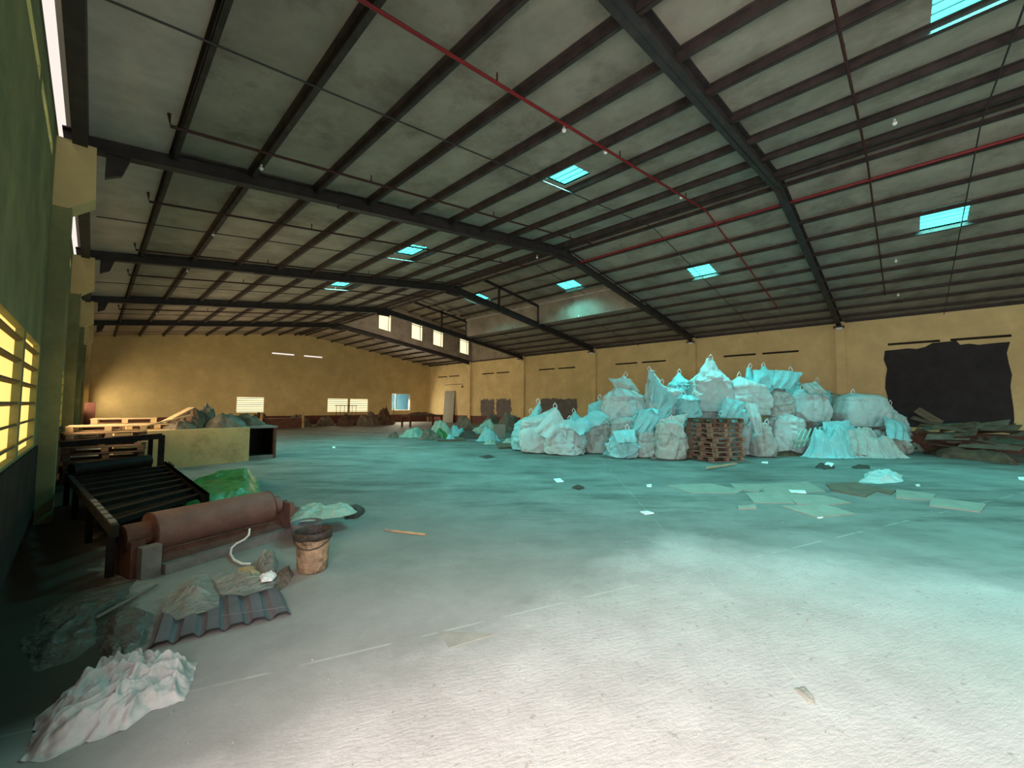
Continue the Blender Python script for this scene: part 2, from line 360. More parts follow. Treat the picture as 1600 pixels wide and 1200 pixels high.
# little grille in front of the second gable window (its iron bars show against the light)
wn += 1
ow = MB(); u0, u1, v0, v1 = gholes[5]
for a, b in (((u0, D_+.05, v0), (u0+.06, D_+.11, v1)), ((u1-.06, D_+.05, v0), (u1, D_+.11, v1)), ((u0, D_+.05, v1-.06), (u1, D_+.11, v1)), ((u0, D_+.05, v0), (u1, D_+.11, v0+.06)), ((u0+.42, D_+.06, v0), (u0+.47, D_+.10, v1))): ow.lohi([a[0]-.03, a[1], a[2]], [b[0]+.03, b[1], b[2]])
opn = struct(ow.build(f'window_{wn}', 'white'))
lone(MB().lohi((18.3, D_+1.4, -.05), (22.5, D_+1.6, 3.6)), 'metal_shed', 'blueskin', 'blue sheet metal shed wall outside the open gable window', 'shed')
lone(MB().lohi((16.9, D_+1.0, -.05), (18.55, D_+1.3, 3.4)), 'brick_pier', 'brick', 'red-brown brick pier outside the open window, left of the blue shed', 'pier')
# cement patches on the right wall (irregular outline, a little proud)
def patch(y0, y1, z0, z1, mat, rough=.05, name='cement_patch'):
    pts = []; n = 14; rnd = random.Random(int(y0*10))
    for k in range(n): pts.append((y0+(y1-y0)*k/n, z0))
    for k in range(8): pts.append((y1+rnd.uniform(-rough, rough), z0+(z1-z0)*k/8))
    for k in range(n): pts.append((y1+(y0-y1)*k/n, z1+rnd.uniform(-rough, rough)))
    for k in range(8): pts.append((y0+rnd.uniform(-rough, rough), z1+(z0-z1)*k/8))
    mb = MB(); mb.prism([(WX-.015, u, v) for u, v in pts], (.014, 0, 0)); return mb.build(name, mat, wr)
patch(-2.55, .56, .80, 3.80, 'cement_dark', .05)
patch(15.2, 18.26, .62, 1.98, 'cement', .06); patch(22.95, 24.5, .6, 1.95, 'cement', .10); patch(21.15, 22.72, .6, 1.97, 'cement', .10)
mb = MB(); mb.prism([(WX-.012, -.5, 3.78), (WX-.012, -1.45, 3.80), (WX-.012, -1.35, 3.97), (WX-.012, -.75, 3.95)], (.01, 0, 0)); mb.build('cement_patch', 'cement_dark', wr)
# ------------------------------------------------------------------ roof
LSK = [(5.85, 6.75, 4.40, 5.05), (5.85, 6.75, 10.0, 10.95), (5.85, 6.75, 15.0, 15.9), (5.95, 6.95, -1.25, -.35), (5.85, 6.75, -7.2, -6.4), (5.85, 6.75, -12.9, -12)]
RSK = [(13.75, 14.8, 4.55, 5.30), (13.75, 14.8, -1.20, -.38), (13.75, 14.8, -7.2, -6.4), (13.75, 14.8, -12.9, -12)]
def onplane(x, y, z0, s, X0):     # intersection with plane z = z0 + s*(X-X0)
    d = ray(x, y); t = (z0+s*(CAM.x-X0)-CAM.z)/(d.z-s*d.x); return CAM+d*t
UPR = 1.15; XS = 16.3; YBa, YD, YE = frames[4], frames[6], frames[7]
USK = []
for px, py in ((878, 441), (756, 471)):
    c = onplane(px, py, HE+UPR, -SL, WX); kx = round((c.x-12.17)/1.04)*1.04+12.17; USK.append((kx-.47, kx+.47, c.y-.5, c.y+.5))
TL = lambda u, v: (u, v, zroof(u))
roofmb = MB()
def roofpart(x0, x1, y0, y1, holes, dz):
    t = lambda u, v: (u, v, zroof(u)+dz+.06)
    holes = [h for h in holes if h[0] > x0 and h[1] < x1 and h[2] > y0 and h[3] < y1]
    w_ = wall_holes(x0, x1, y0, y1, holes, t, (0, 0, 1), .06)
    i = len(roofmb.v); roofmb.v += w_.v; roofmb.f += [tuple(i+k for k in f) for f in w_.f]
XM = XR+.25
roofpart(-A_+.20, XR, YB-.3, D_+.25, LSK, 0)
roofpart(XR, WX+.25, YB-.3, YBa, RSK, 0)
roofpart(XR, XM, YBa, YE, [], 0)
roofpart(XS, WX+.25, YBa, YD, [], 0)
roofpart(XR, WX+.25, YE, D_+.25, [], 0)
roofpart(XM, XS, YBa, YD, USK, UPR)
roofpart(XM, WX+.25, YD, YE, [], 2.35)
ceil = struct(roofmb.build('ceiling', 'ceil'))
# low eave lining strip over the left wall (paler, hangs a little lower) and the day gap above the wall
MB().prism([(-.20, YB, zroof(-.22)+.01), (.64, YB, zroof(.66)+.01), (.64, YB, zroof(.66)+.04), (-.20, YB, zroof(-.22)+.04)], (0, D_-YB-.02, 0)).build('eave_lining', 'lining', ceil)
MB().lohi((-.33, YB, HE-.22), (-.19, D_-.02, HE+.12)).build('eave_beam', 'steel', ceil)
MB().lohi((-.42, YB, HE+.25), (-.2, D_, HE+.28)).build('gutter', 'white', ceil)
# monitor walls
def rwall(pts, name, mat='ceil', th=(0, .04, 0)): return MB().prism(pts, th).build(name, mat, ceil)
rwall([(XS, YBa, zroof(XS)-.02), (XS, YD, zroof(XS)-.02), (XS, YD, zroof(XS)+UPR+.14), (XS, YBa, zroof(XS)+UPR+.14)], 'step_wall', th=(.04, 0, 0))
rwall([(XM, YBa, zroof(XM)-.02), (XM, YE, zroof(XM)-.02), (XM, YE, zroof(XM)+2.5), (XM, YD, zroof(XM)+2.5), (XM, YD, zroof(XM)+UPR+.14), (XM, YBa, zroof(XM)+UPR+.14)], 'step_wall', th=(-.04, 0, 0))
rwall([(XM, YBa, zroof(XM)), (XS, YBa, zroof(XS)), (XS, YBa, zroof(XS)+UPR+.14), (XM, YBa, zroof(XM)+UPR+.14)], 'end_wall', th=(0, -.04, 0))
rwall([(XM, YD, zroof(XM)+UPR), (XS, YD, zroof(XS)+UPR), (XS, YD, zroof(XS)), (WX, YD, HE), (WX, YD, HE+2.5), (XM, YD, zroof(XM)+2.5)], 'end_wall', th=(0, -.04, 0))
# window end wall on frame E: strips between windows, following the slope
wins = [(13.5, 14.4), (16.1, 17.0), (18.0, 18.9), (20.6, 21.5)]
ew = MB(); xs = [XM]+[x for w_ in wins for x in w_]+[WX+.2]
def zz(x, d): return zroof(x)+d
for i in range(len(xs)-1):
    a, b = xs[i], xs[i+1]
    def pr(l, h): ew.prism([(a, YE, zz(a, l)), (b, YE, zz(b, l)), (b, YE, zz(b, h)), (a, YE, zz(a, h))], (0, .04, 0))
    if i % 2 == 0: pr(-.02, 2.5)
    else: pr(-.02, .53); pr(1.98, 2.5)
ew.build('end_wall', 'ceil', ceil)
for a, b in wins:
    wn += 1
    o = struct(MB().prism([(a, YE+.05, zz(a, .53)), (b, YE+.05, zz(b, .53)), (b, YE+.05, zz(b, 1.98)), (a, YE+.05, zz(a, 1.98))], (0, .02, 0)).build(f'window_{wn}', 'panepale'))
    MB().beam((a, YE+.02, zz(a, 1.55)), (b, YE+.02, zz(b, 1.55)), .03, .04).build('crossbar', 'steel', o)
    MB().beam((a+.72, YE+.02, zz(a+.72, .53)), (a+.72, YE+.02, zz(a+.72, 1.98)), .03, .04, (0, 1, 0)).build('mullion', 'steel', o)
# side wall on the right of the tall bay (open band of daylight)
rwall([(WX+.1, YD, HE), (WX+.1, YE, HE), (WX+.1, YE, HE+2.5), (WX+.1, YD, HE+2.5)], 'side_wall', th=(.04, 0, 0))
# purlins
PX = [.68+1.04*k for k in range(10)]
def zp(x): return zroof(x)-.0
def purlin(x, y0, y1, dz=0):
    mb = MB(); z = zp(x)+dz-.005
    mb.lohi((x-.008, y0, z-.052), (x+.008, y1, z+.052)); s = 1 if x < XR else -1
    mb.lohi((min(x, x+s*.065), y0, z-.052), (max(x, x+s*.065), y1, z-.043)); mb.lohi((min(x, x-s*.065), y0, z+.043), (max(x, x-s*.065), y1, z+.052))
    return mb.build('purlin', 'purlin', ceil)
for x in PX: purlin(x, YB, D_)
for x in (XR-.22,): purlin(x, YB, D_)
for x in [11.65+1.04*k for k in range(10)]+[XR+.2]:
    if x < XM: purlin(x, YB, D_)
    else:
        purlin(x, YB, YBa)
        if x > XS: purlin(x, YBa, YD)
        else: purlin(x, YBa, YD, UPR)
        purlin(x, YD, YE, 2.35); purlin(x, YE, D_)
# frames: left and right rafters
for k, yf in enumerate(frames[:-1]):
    o = MB().ibeam((-.42, yf, zroof(-.42)-.09), (3.2, yf, zroof(3.2)-.08), .16, .24); o.ibeam((3.2, yf, zroof(3.2)-.08), (XR, yf, HR-.10), .17, .28)
    o.build('rafter', 'steel', ceil)
    o = MB().ibeam((XR, yf, HR-.10), (WX-2.4, yf, zroof(WX-2.4)-.08), .17, .28); o.ibeam((WX-2.4, yf, zroof(WX-2.4)-.08), (WX-.1, yf, HE-.10), .17, .30)
    o.build('rafter', 'steel', ceil)
    b = MB(); b.lohi((XR-.35, yf-.03, HR-.38), (XR+.35, yf+.03, HR-.0)); b.build('ridge_plate', 'steel', ceil)
    b = MB(); b.prism([(LWX+.45, yf-.04, zroof(0)-.12), (LWX+.72, yf-.04, zroof(0)-.12), (LWX+.62, yf-.04, 4.72), (LWX+.45, yf-.04, 4.62)], (0, .08, 0)); b.build('knee_bracket', 'steel', ceil)
for yf, pts in ((frames[5], (13.4, XS)), (frames[6], (14.4, XS))):
    MB().beam((XM, yf, zroof(XM)+UPR-.2), (XS, yf, zroof(XS)+UPR-.2), .09, .12).build('raised_rafter', 'steel', ceil)
    for x in pts: MB().beam((x, yf, zroof(x)-.2), (x, yf, zroof(x)+UPR-.15), .09, .09, (0, 1, 0)).build('post', 'steel', ceil)
MB().beam((XM, YBa+.1, zroof(XM)+UPR-.2), (XS, YBa+.1, zroof(XS)+UPR-.2), .09, .12).build('raised_rafter', 'steel', ceil)
MB().beam((XS-.04, YBa, zroof(XS)+UPR-.13), (XS-.04, YD, zroof(XS)+UPR-.13), .05, .05).build('step_rail', 'gleam', ceil)
# sag rods
for k in range(8):
    yy = Y0+BAY*k-12+3.0
    if yy > D_: continue
    MB().tube([(-.1, yy, zroof(-.1)-.13), (XR, yy, HR-.13)], .012, 5).build('sag_rod', 'steel', ceil)
    if yy < YBa or yy > YE: MB().tube([(XR, yy, HR-.13), (WX, yy, HE-.13)], .012, 5).build('sag_rod', 'steel', ceil)
    elif yy < YD:
        MB().tube([(XS, yy, zroof(XS)-.13), (WX, yy, HE-.13)], .012, 5).build('sag_rod', 'steel', ceil)
        MB().tube([(XM, yy, zroof(XM)-.13+UPR), (XS, yy, zroof(XS)-.13+UPR)], .012, 5).build('sag_rod', 'steel', ceil)
# dark flashing angle at the top of the right wall
MB().lohi((WX-.10, YB, HE-.06), (WX, D_, HE+.02)).build('eave_angle', 'steel', ceil)
# skylights with kerbs
def skylight(h, dz, label, y):
    x0, x1, y0, y1 = h; t = lambda u, v, k: Vector((u, v, zroof(u)+dz+.065+k))
    c = t((x0+x1)/2, (y0+y1)/2, 0)
    root = thing('skylight', c, label, 'skylight', 'cyan roof skylights')
    P = [(x0, y0), (x1, y0), (x1, y1), (x0, y1)]
    k = MB()
    for i in range(4):
        a = P[i]; b = P[(i+1) % 4]; k.quad(t(*a, .0), t(*b, .0), t(*b, .04), t(*a, .04))
    k.build('kerb', 'bagblue', root)
    k = MB(); k.quad(*[t(*p, .04) for p in P]); k.build('panel', 'skylight', root)
    for j in range(1, 5):
        xx = x0+(x1-x0)*j/5
        MB().lohi((xx-.012, y0, zroof(xx)+dz+.085), (xx+.012, y1, zroof(xx)+dz+.10)).build('panel_rib', 'bagblue', root)
    area('daylight_skylight', c+Vector((0, 0, -.02)), (0, 0, -1), x1-x0, y1-y0, SKYW*(.4 if dz else 1), CYAN, 128)
SKYW = 195
names = ['nearest the first rafter, left slope', 'second along the left slope', 'farthest along the left slope', 'at the top right corner of the picture', 'behind the camera on the left slope', 'at the back of the left slope']
for h, n in zip(LSK, names): skylight(h, 0, 'glowing cyan skylight '+n, 0)
names = ['on the right slope above the white sacks', 'far right above the dark cement patch', 'behind the camera on the right slope', 'at the back of the right slope']
for h, n in zip(RSK, names): skylight(h, 0, 'glowing cyan skylight '+n, 0)
for h, n in zip(USK, ['in the raised roof, nearer one', 'in the raised roof, smaller farther one']): skylight(h, UPR, 'glowing cyan skylight '+n, 0)
#@@OBJECTS
# ------------------------------------------------------------------ roof fittings
def pipe(name, pts, r, mat, label, heads=()):
    root = thing(name, pts[0], label, 'pipe')
    MB().tube(pts, r, 8).build('run', mat, root)
    for hx in heads:
        MB().tube([hx, Vector(hx)+Vector((0, 0, .13))], .011, 6).build('sprinkler_head', 'darkpipe', root)
    return root
for k, (yy, lab) in enumerate([(.42, 'sprinkler branch pipe passing the nearest rafter'), (3.5, 'red sprinkler branch pipe running up the nearest full bay'), (6.75, 'dark red sprinkler pipe just before the second rafter'), (9.6, 'dark red sprinkler branch pipe just past the second rafter'), (12.9, 'dark red sprinkler branch pipe before the third rafter'), (15.6, 'dark red sprinkler branch pipe past the third rafter'), (21.6, 'farthest dark red sprinkler branch pipe')]):
    xs_ = .55
    z = lambda x: zroof(x)-.15
    pts = [(xs_-.02, yy, z(xs_)+.16), (xs_, yy, z(xs_)), (XR, yy, z(XR))]
    if k in (0, 1): pts += [(WX-3, yy, z(WX-3))]
    hs = [(x, yy, z(x)) for x in (3.3, 6.3, 9.3)]
    pipe('sprinkler_pipe', pts, .022 if k else .018, 'redpipe' if k == 1 else 'darkpipe', lab, hs)
zz0 = zroof(11.35)-.14
pipe('sprinkler_main', [(11.35, YB+.3, zz0), (11.35, YBa+.3, zz0)], .032, 'redpipe', 'thick red sprinkler main running beside the roof ridge')
lampn = 0
def lamp(p, label, s=1.):
    s *= .62
    root = thing('roof_lamp', p, label, 'lamp', 'small white roof lamps')
    p = Vector(p)
    MB().tube([p, p-Vector((0, 0, .05*s))], .022*s, 8).build('socket', 'white', root)
    mb = MB(); mb.tube([p-Vector((0, 0, .05*s)), p-Vector((0, 0, .08*s)), p-Vector((0, 0, .12*s)), p-Vector((0, 0, .15*s))], [.025*s, .05*s, .05*s, .02*s], 10); mb.build('bulb', 'white', root, smooth=True)
for yf, lab in ((7.3, 'second bay'), (11.0, 'third bay'), (14.6, 'fourth bay'), (22.6, 'last bay')):
    lamp((1.72, yf, zroof(1.72)-.08), f'white bulb under the low purlin of the left slope, {lab}')
for (x, y, lab) in ((5.9, 3.55, 'left of the cyan skylight'), (4.8, 3.6, 'on the red branch pipe'), (9.15, 3.55, 'below the ridge on the left slope'), (9.15, 0., 'near the top right of the picture'), (15.96, .1, 'beside the far right skylight'), (15.9, 11.06, 'past the raised roof edge'), (18.9, .1, 'low on the right slope, right end'), (10.0, 8.6, 'just past the second ridge joint')):
    lamp((x, y, zroof(x)-.08), f'white bulb on the roof, {lab}', 1.1)
for k, yf in enumerate(frames[3:7]):
    n = ['second', 'third', 'fourth', 'fifth'][k]
    root = thing('flood_lamp', (WX-.35, yf, HE-.36), f'white lamp in a black hood at the right wall, {n} rafter foot from the right' if k else 'white lamp in a black hood at the right wall, foot of the nearest rafter', 'lamp', 'lamps at the right wall')
    MB().box((WX-.35, yf, HE-.27), (.30, .34, .06)).build('hood', 'steel', root)
    MB().tube([(WX-.35, yf, HE-.30), (WX-.35, yf, HE-.36), (WX-.35, yf, HE-.40)], [.14, .11, .03], 12).build('reflector', 'white', root, smooth=True)
# leaning board and conduit at the far right wall
b = MB().beam((WX-.22, 28.55, 0), (WX-.05, 28.55, 2.72), 1.4, .05, (1, 0, 0)); lone(b, 'leaning_board', 'card', 'pale grey board standing against the right wall near the far corner', 'board')
root = thing('wall_conduit', (WX-.05, 27.2, 3.2), 'thin brown conduit with a small box on the right wall by the far corner', 'conduit')
MB().tube([(WX-.03, 29.3, 3.28), (WX-.03, 26.9, 3.28), (WX-.03, 26.9, 3.12)], .018, 6).build('tube', 'rustdark', root)
MB().box((WX-.04, 26.9, 3.05), (.07, .12, .14)).build('box', 'rustdark', root)
# red-brown cabinet in the left far corner
lone(MB().lohi((-.28, 29.6, 0), (.12, 30.2, 1.5)), 'corner_cabinet', 'dado', 'narrow dark red panel standing in the far left corner', 'panel')
# ------------------------------------------------------------------ cloth, sacks and sheets
def fbm(p, o=4): return noise.fractal(p, .9, 2.1, o)
def sst(x): x = max(0, min(1, x)); return x*x*(3-2*x)
def ridge(p, o=4):
    v = 0; a = 1.; t = 0
    for k in range(o): v += a*(1-abs(noise.noise(p))*2.2); t += a; p = p*2.1+Vector((3.1, 1.7, 5.3)); a *= .5
    return v/t
def crumple(name, pts, h, mat, label, cat, seed=0, nu=72, nv=18, freq=6., fold=.5, group=None, edge=.015, z0=.004, prof=.5, stretch=None, link=True, wob=.05, cre=0, cd=None, es=.38):
    """crumpled sheet lying on the floor: outline pts (2D) around its centre, height h"""
    pts = [Vector((p[0], p[1])) for p in pts]; n = len(pts)
    c = sum(pts, Vector((0, 0)))/n
    per = [0]
    for i in range(n): per.append(per[-1]+(pts[(i+1) % n]-pts[i]).length)
    def bd(t):
        t = (t % 1)*per[-1]
        for i in range(n):
            if per[i+1] >= t: return pts[i].lerp(pts[(i+1) % n], (t-per[i])/(per[i+1]-per[i]+1e-9))
        return pts[0]
    sz = per[-1]/6; V = []; Fc = []; sd = Vector((seed*3.7, seed*1.3, seed*2.1)); st = stretch or (1, 1)
    V.append((c.x, c.y, 0)); 
    for j in range(1, nv+1):
        r = j/nv
        for i in range(nu):
            b = bd(i/nu); wv = 1+wob*fbm(Vector((math.cos(i/nu*6.283)*2, math.sin(i/nu*6.283)*2, seed*1.7)))*(r**2)*2
            p = c+(b-c)*r*wv; V.append((p.x, p.y, 0))
    rq = random.Random(seed*7+3); CR = []
    for _ in range(cre):
        an = (cd if cd is not None else 0)+rq.gauss(0, .55 if cd is not None else 2)
        CR.append((math.cos(an), math.sin(an), c.x+rq.uniform(-1, 1)*sz, c.y+rq.uniform(-1, 1)*sz, rq.choice((1, 1, -1))*rq.uniform(.3, .9), rq.uniform(.014, .05)*sz, rq.uniform(.3, .9)*sz))
    out = []
    for k, (x, y, _) in enumerate(V):
        j = 0 if k == 0 else (k-1)//nu+1; r = j/nv
        q = Vector((x*st[0], y*st[1], 0))*freq/ max(sz, .01)*.35+sd
        f = ridge(q)*fold+fbm(q*.6+sd)*.45*fold+(1-fold)
        env = (1-r**(2/prof))
        wx = fbm(q*.5+Vector((2, 2, 2)))*.12*sz; wy = fbm(q*.5+Vector((6, 2, 2)))*.12*sz; cc = 0
        for (ca, sa, px_, py_, am_, wd_, ln_) in CR:
            ex, ey = x+wx-px_, y+wy-py_; dn = abs(-ex*sa+ey*ca)
            if dn < 4*wd_: cc += am_*math.exp(-(dn/wd_)**1.3)*math.exp(-((ex*ca+ey*sa)/ln_)**2)
        if cre: f = f*.35+.33+(cc*.35 if h < .15 else 0)
        if cre and h > .15: f += .9*(noise.noise(Vector(((x-c.x)/sz*1.5, (y-c.y)/sz*1.5, seed*1.9)))); f = max(-.25, f)
        z = z0+h*max(0, (sst((1-r)/es) if cre else env)*(.35+.75*f))+edge*abs(fbm(q*1.7))*(1 if r < 1 else .3)+(min(h*.3, .11*sz)*max(-.4, cc)*(.3+.7*sst((1-r)*3)) if cre else 0)
        dx = fbm(q+Vector((9, 0, 0)))*.04*sz; dy = fbm(q+Vector((0, 9, 0)))*.04*sz
        out.append(Vector((x+dx, y+dy, max(z0, z))))
    for i in range(nu): Fc.append((0, 1+i, 1+(i+1) % nu))
    for j in range(nv-1):
        for i in range(nu):
            a = 1+j*nu+i; b = 1+j*nu+(i+1) % nu; Fc.append((a, a+nu, b+nu, b))
    mb = MB(); mb.v = out; mb.f = Fc
    if not link: return mb
    return lone(mb, name, mat, label, cat, group, smooth=True)
def sheet(name, px, mat, label, cat, th=.008, z=0.0, group=None, pxl=True):
    pts = [G(*p, z+th) for p in px] if pxl else [Vector((p[0], p[1], z+th)) for p in px]
    if sum((pts[i].x*pts[(i+1) % len(pts)].y-pts[(i+1) % len(pts)].x*pts[i].y) for i in range(len(pts))) < 0: pts.reverse()
    return lone(MB().poly(pts, th), name, mat, label, cat, group)
def gpts(px): return [tuple(G(*p).xy) for p in px]
def sack(xl, xr, yt, yb, dep, label, mat='bag', peaks=(), seed=0, boxy=.5, pleat=.018, depth=None, body=.62, lean=0., floor_=False, handles=True, rough=1., squash=1., name='bulk_bag', cat='sack', group='big white bulk sacks in the heap', zmin=None):
    """bulk sack; xl..xr, yt..yb = its extent in the photo at forward depth dep, peaks = [(fx, sharp)] gathered corners, fx -1..1 from left to right"""
    pb = S((xl+xr)/2, yb, dep); pt = S((xl+xr)/2, yt, dep)
    w = (xr-xl)/F_PX*dep; z0 = max(pb.z, 0.0); H = pt.z-z0
    if floor_: z0 = 0.; H = pt.z
    d = depth or min(w, 1.05)*.9
    rgt = Vector((RT.x, RT.y, 0)).normalized(); fw = Vector((FW.x, FW.y, 0)).normalized()
    base = Vector((pb.x, pb.y, z0)); big = (xr-xl) > 36; nu, nv = (104, 54) if big else (72, 38)
    rr_ = random.Random(seed*13+1); creases = []
    for _ in range(int(22*min(2, .6+rough*.5))):
        th = rr_.gauss(0, .55) if rr_.random() < .7 else rr_.uniform(-1.5, 1.5); ph = rr_.uniform(0, 6.283)
        nn = Vector((math.cos(th)*math.cos(ph), math.cos(th)*math.sin(ph), math.sin(th)))
        pp = Vector((rr_.uniform(-.5, .5)*w, rr_.uniform(-.5, .5)*d, rr_.uniform(.1, 1)*H))
        creases.append((nn, nn.dot(pp), rr_.choice((-1, -1, 1))*rr_.uniform(.025, .07)*rough, rr_.uniform(.014, .04), rr_.uniform(-.5, 1.5)*H, rr_.uniform(.3, .7)*H))
    sd = Vector((seed*5.3, seed*2.9, seed*7.1)); V = []; Fc = []
    Hb = H*(body if peaks else 1.)
    e = 2.0+boxy*3.5
    rings = []
    for j in range(nv+1):
        v = j/nv
        for i in range(nu):
            t = 2*math.pi*i/nu; ct, st = math.cos(t), math.sin(t)
            rr = 1/((abs(ct)**e+abs(st)**e)**(1/e))
            # vertical profile: bottom disc, bulged side, shoulder, crown
            if v < .12: s_ = .9*(v/.12)**.6; z = 0.02*H*(v/.12)
            elif v < .68:
                q = (v-.12)/.56; s_ = .9+.12*math.sin(math.pi*min(1, q*1.05))-.06*q; z = Hb*(.02+.80*q)
            else:
                q = (v-.68)/.32; s_ = .86*math.cos(q*math.pi/2)**.75 if q < 1 else 0; z = Hb*(.82+.18*math.sin(q*math.pi/2))
            x = rr*ct*s_*w/2; y = rr*st*s_*d/2
            # gathered corners pulled up
            for (fx, sh) in peaks:
                ux, uy = x/(w/2), y/(d/2)
                dd = math.hypot(ux-fx*.72, (uy)*.8)
                g = math.exp(-(dd/sh)**2)*max(0, (v-.35)/.65)**.8
                z += (H-Hb)*g*1.12
                x += (fx*w*.46-x)*.35*g; y *= 1-.5*g
            p = Vector((x, y, z)); q3 = p*1.0
            nrm = Vector((ct, st, 0))
            pl = pleat*1.25*(abs(math.cos(t*5.0+seed))**.6-.5)*min(1, v*5)*(1-max(0, (v-.6)/.4))
            k3 = Vector((q3.x*2.2, q3.y*2.2, q3.z*1.3))+sd
            a = rough*(.06*fbm(k3*.7)+.03*(ridge(k3*1.3)-.55)+.008*(ridge(k3*4.5)-.5))
            am = min(1, v*6)
            wq = Vector((fbm(k3*.8), fbm(k3*.8+Vector((5, 5, 5))), 0))*.10
            for (nn, dn, amp, wd, zc, zw) in creases:
                dq = abs(nn.dot(q3+wq)-dn)
                if dq < wd*3: a += amp*math.exp(-dq/wd)*math.exp(-((z-zc)/zw)**2*.7)
            x += nrm.x*(pl+a*am); y += nrm.y*(pl+a*am); z += rough*am*(.05*fbm(k3+Vector((7, 3, 1)))+.035*(ridge(k3*2+Vector((1, 8, 2)))-.5))*(1 if v > .3 else .4)
            x += lean*z
            z = max(0, z)
            V.append(base+rgt*x+fw*(y+d*.30)+Vector((0, 0, z)))
    for j in range(nv):
        for i in range(nu):
            a = j*nu+i; b = j*nu+(i+1) % nu; Fc.append((a, b, b+nu, a+nu))
    mb = MB(); mb.v = V; mb.f = Fc
    root = thing(name, base, label, cat, group)
    bo = mb.build('sack_body', mat, root, smooth=True)
    if handles:
        tops = sorted(range(len(V)), key=lambda i: -V[i].z)
        hp = [V[tops[0]]]
        for i in tops[:600]:
            if all((V[i]-q).length > w*.45 for q in hp): hp.append(V[i]); break
        for q in hp:
            l = .11+.05*random.random(); a = q+rgt*-.05-Vector((0, 0, .04)); c2 = q+rgt*.06-Vector((0, 0, .05)); k = random.uniform(-.05, .05)
            pts = [a, a+Vector((0, 0, l*.7))+rgt*k, q+Vector((0, 0, l))+rgt*(k+.01), c2+Vector((0, 0, l*.7))+rgt*k, c2]
            MB().tube(pts, .013, 5).build('lifting_loop', 'white', root)
    return root
B = sack
# back and middle support rows, then the visible ones (left to right)
B(798, 842, 622, 692, 13.6, 'pale blue sack leaning right, neck twisted up, leftmost of the tall sacks', 'bagblue', [(.95, .42)], 1, .1, body=.60, lean=.10, floor_=True)
B(812, 882, 634, 702, 12.9, 'white sack with one pointed corner up, beside the leftmost pale blue sack', 'bag', [(.8, .40)], 2, .4, body=.78, floor_=True)
B(850, 920, 659, 702, 12.5, 'low slumped white sack with spread skirt, in front of the pointed one', 'bag', [], 3, .1, floor_=True, rough=1.5, depth=1.1)
B(915, 957, 652, 697, 12.9, 'round dusty sack with brown underside, left of the stacked sacks', 'bag2', [], 4, .1, floor_=True)
B(880, 950, 642, 676, 14.2, 'flattened pale blue sack lying behind the slumped ones', 'bagblue', [(-.6, .3)], 5, .2, body=.75, floor_=True)
B(915, 960, 624, 668, 14.6, 'sack with a flag-like raised corner behind the round dusty sack', 'bagblue', [(.1, .3)], 6, .3, body=.6, floor_=True)
B(950, 1012, 652, 706, 12.9, 'half hidden sack carrying the ribbed sack with frayed top', 'bag2', [], 40, .5, floor_=True, handles=False)
B(943, 1012, 588, 662, 13.3, 'ribbed full sack with frayed raised top, left end of the upper row', 'bag', [(.05, .42)], 7, .75, pleat=.05, body=.66)
B(955, 998, 672, 708, 11.8, 'small torn open sack with a dark mouth at the foot of the heap', 'bagblue', [(.5, .3)], 8, .2, body=.8, floor_=True, rough=1.4)
B(990, 1034, 672, 708, 12.0, 'round grey-brown sack low in front of the tilted pale one', 'bag2', [], 9, .1, floor_=True)
B(990, 1040, 640, 676, 12.5, 'pale tilted sack lying on its side in the middle of the heap', 'bagblue', [], 10, .8, lean=.25, handles=False)
B(1028, 1076, 658, 712, 11.6, 'stout grey sack standing left of the pallet stack', 'bag2', [], 11, .3, floor_=True)
B(1016, 1092, 640, 700, 13.2, 'half hidden sack under the pointed and knotted ones', 'bag2', [], 41, .5, floor_=True, handles=False)
B(1012, 1070, 575, 652, 13.1, 'sack with a sharp corner rising to the left, upper row', 'bag', [(-.75, .40)], 12, .3, body=.62, rough=1.3)
B(1045, 1092, 581, 642, 13.9, 'pale blue sack with a knotted round top, behind the pointed one', 'bagblue', [(-.1, .5)], 13, .2, body=.75)
B(1062, 1098, 618, 668, 12.7, 'slack sack folded against the tallest sack, left side', 'bagblue', [], 42, .3)
B(1083, 1150, 559, 645, 13.1, 'tallest full sack gathered to a peak, middle of the upper row', 'bag', [(-.0, .50)], 14, .7, pleat=.03, body=.66)
B(1088, 1160, 632, 705, 13.2, 'sack below the tallest one, hidden behind the pallets', 'bag', [], 15, .4, floor_=True)
B(1130, 1170, 625, 664, 12.4, 'pale blue sack draped behind the top of the pallet stack', 'bagblue', [(-.3, .3)], 43, .3)
B(1143, 1208, 588, 650, 13.0, 'ribbed full sack right of the tallest one, dark open mouth', 'bag', [(-.5, .5)], 16, .75, pleat=.04, body=.86)
B(1168, 1216, 570, 622, 14.2, 'pale blue sack with two raised corners, left one at the back top', 'bagblue', [(-.75, .28), (.5, .35)], 17, .3, body=.55)
B(1210, 1258, 577, 625, 14.1, 'pale blue sack with raised right corner at the back top', 'bagblue', [(.75, .35)], 18, .3, body=.6)
B(1204, 1246, 606, 652, 13.3, 'beige dusty sack between the ribbed and the right one', 'bag2', [(-.2, .6)], 19, .5, body=.85)
B(1160, 1200, 646, 704, 12.7, 'upright grey sack right behind the pallet stack', 'bag', [(.3, .5)], 20, .4, body=.85, floor_=True)
B(1180, 1214, 662, 710, 12.3, 'narrow grey sack at the right foot of the pallet stack', 'bag2', [], 21, .3, floor_=True)
B(1206, 1266, 642, 704, 13.0, 'full sack with a dark slit mouth, lower row right of centre', 'bag', [(.0, .6)], 22, .6, body=.88, floor_=True)
B(1244, 1302, 608, 660, 13.6, 'full ribbed sack at the right end of the upper row', 'bag', [(-.4, .5)], 23, .7, pleat=.04, body=.88)
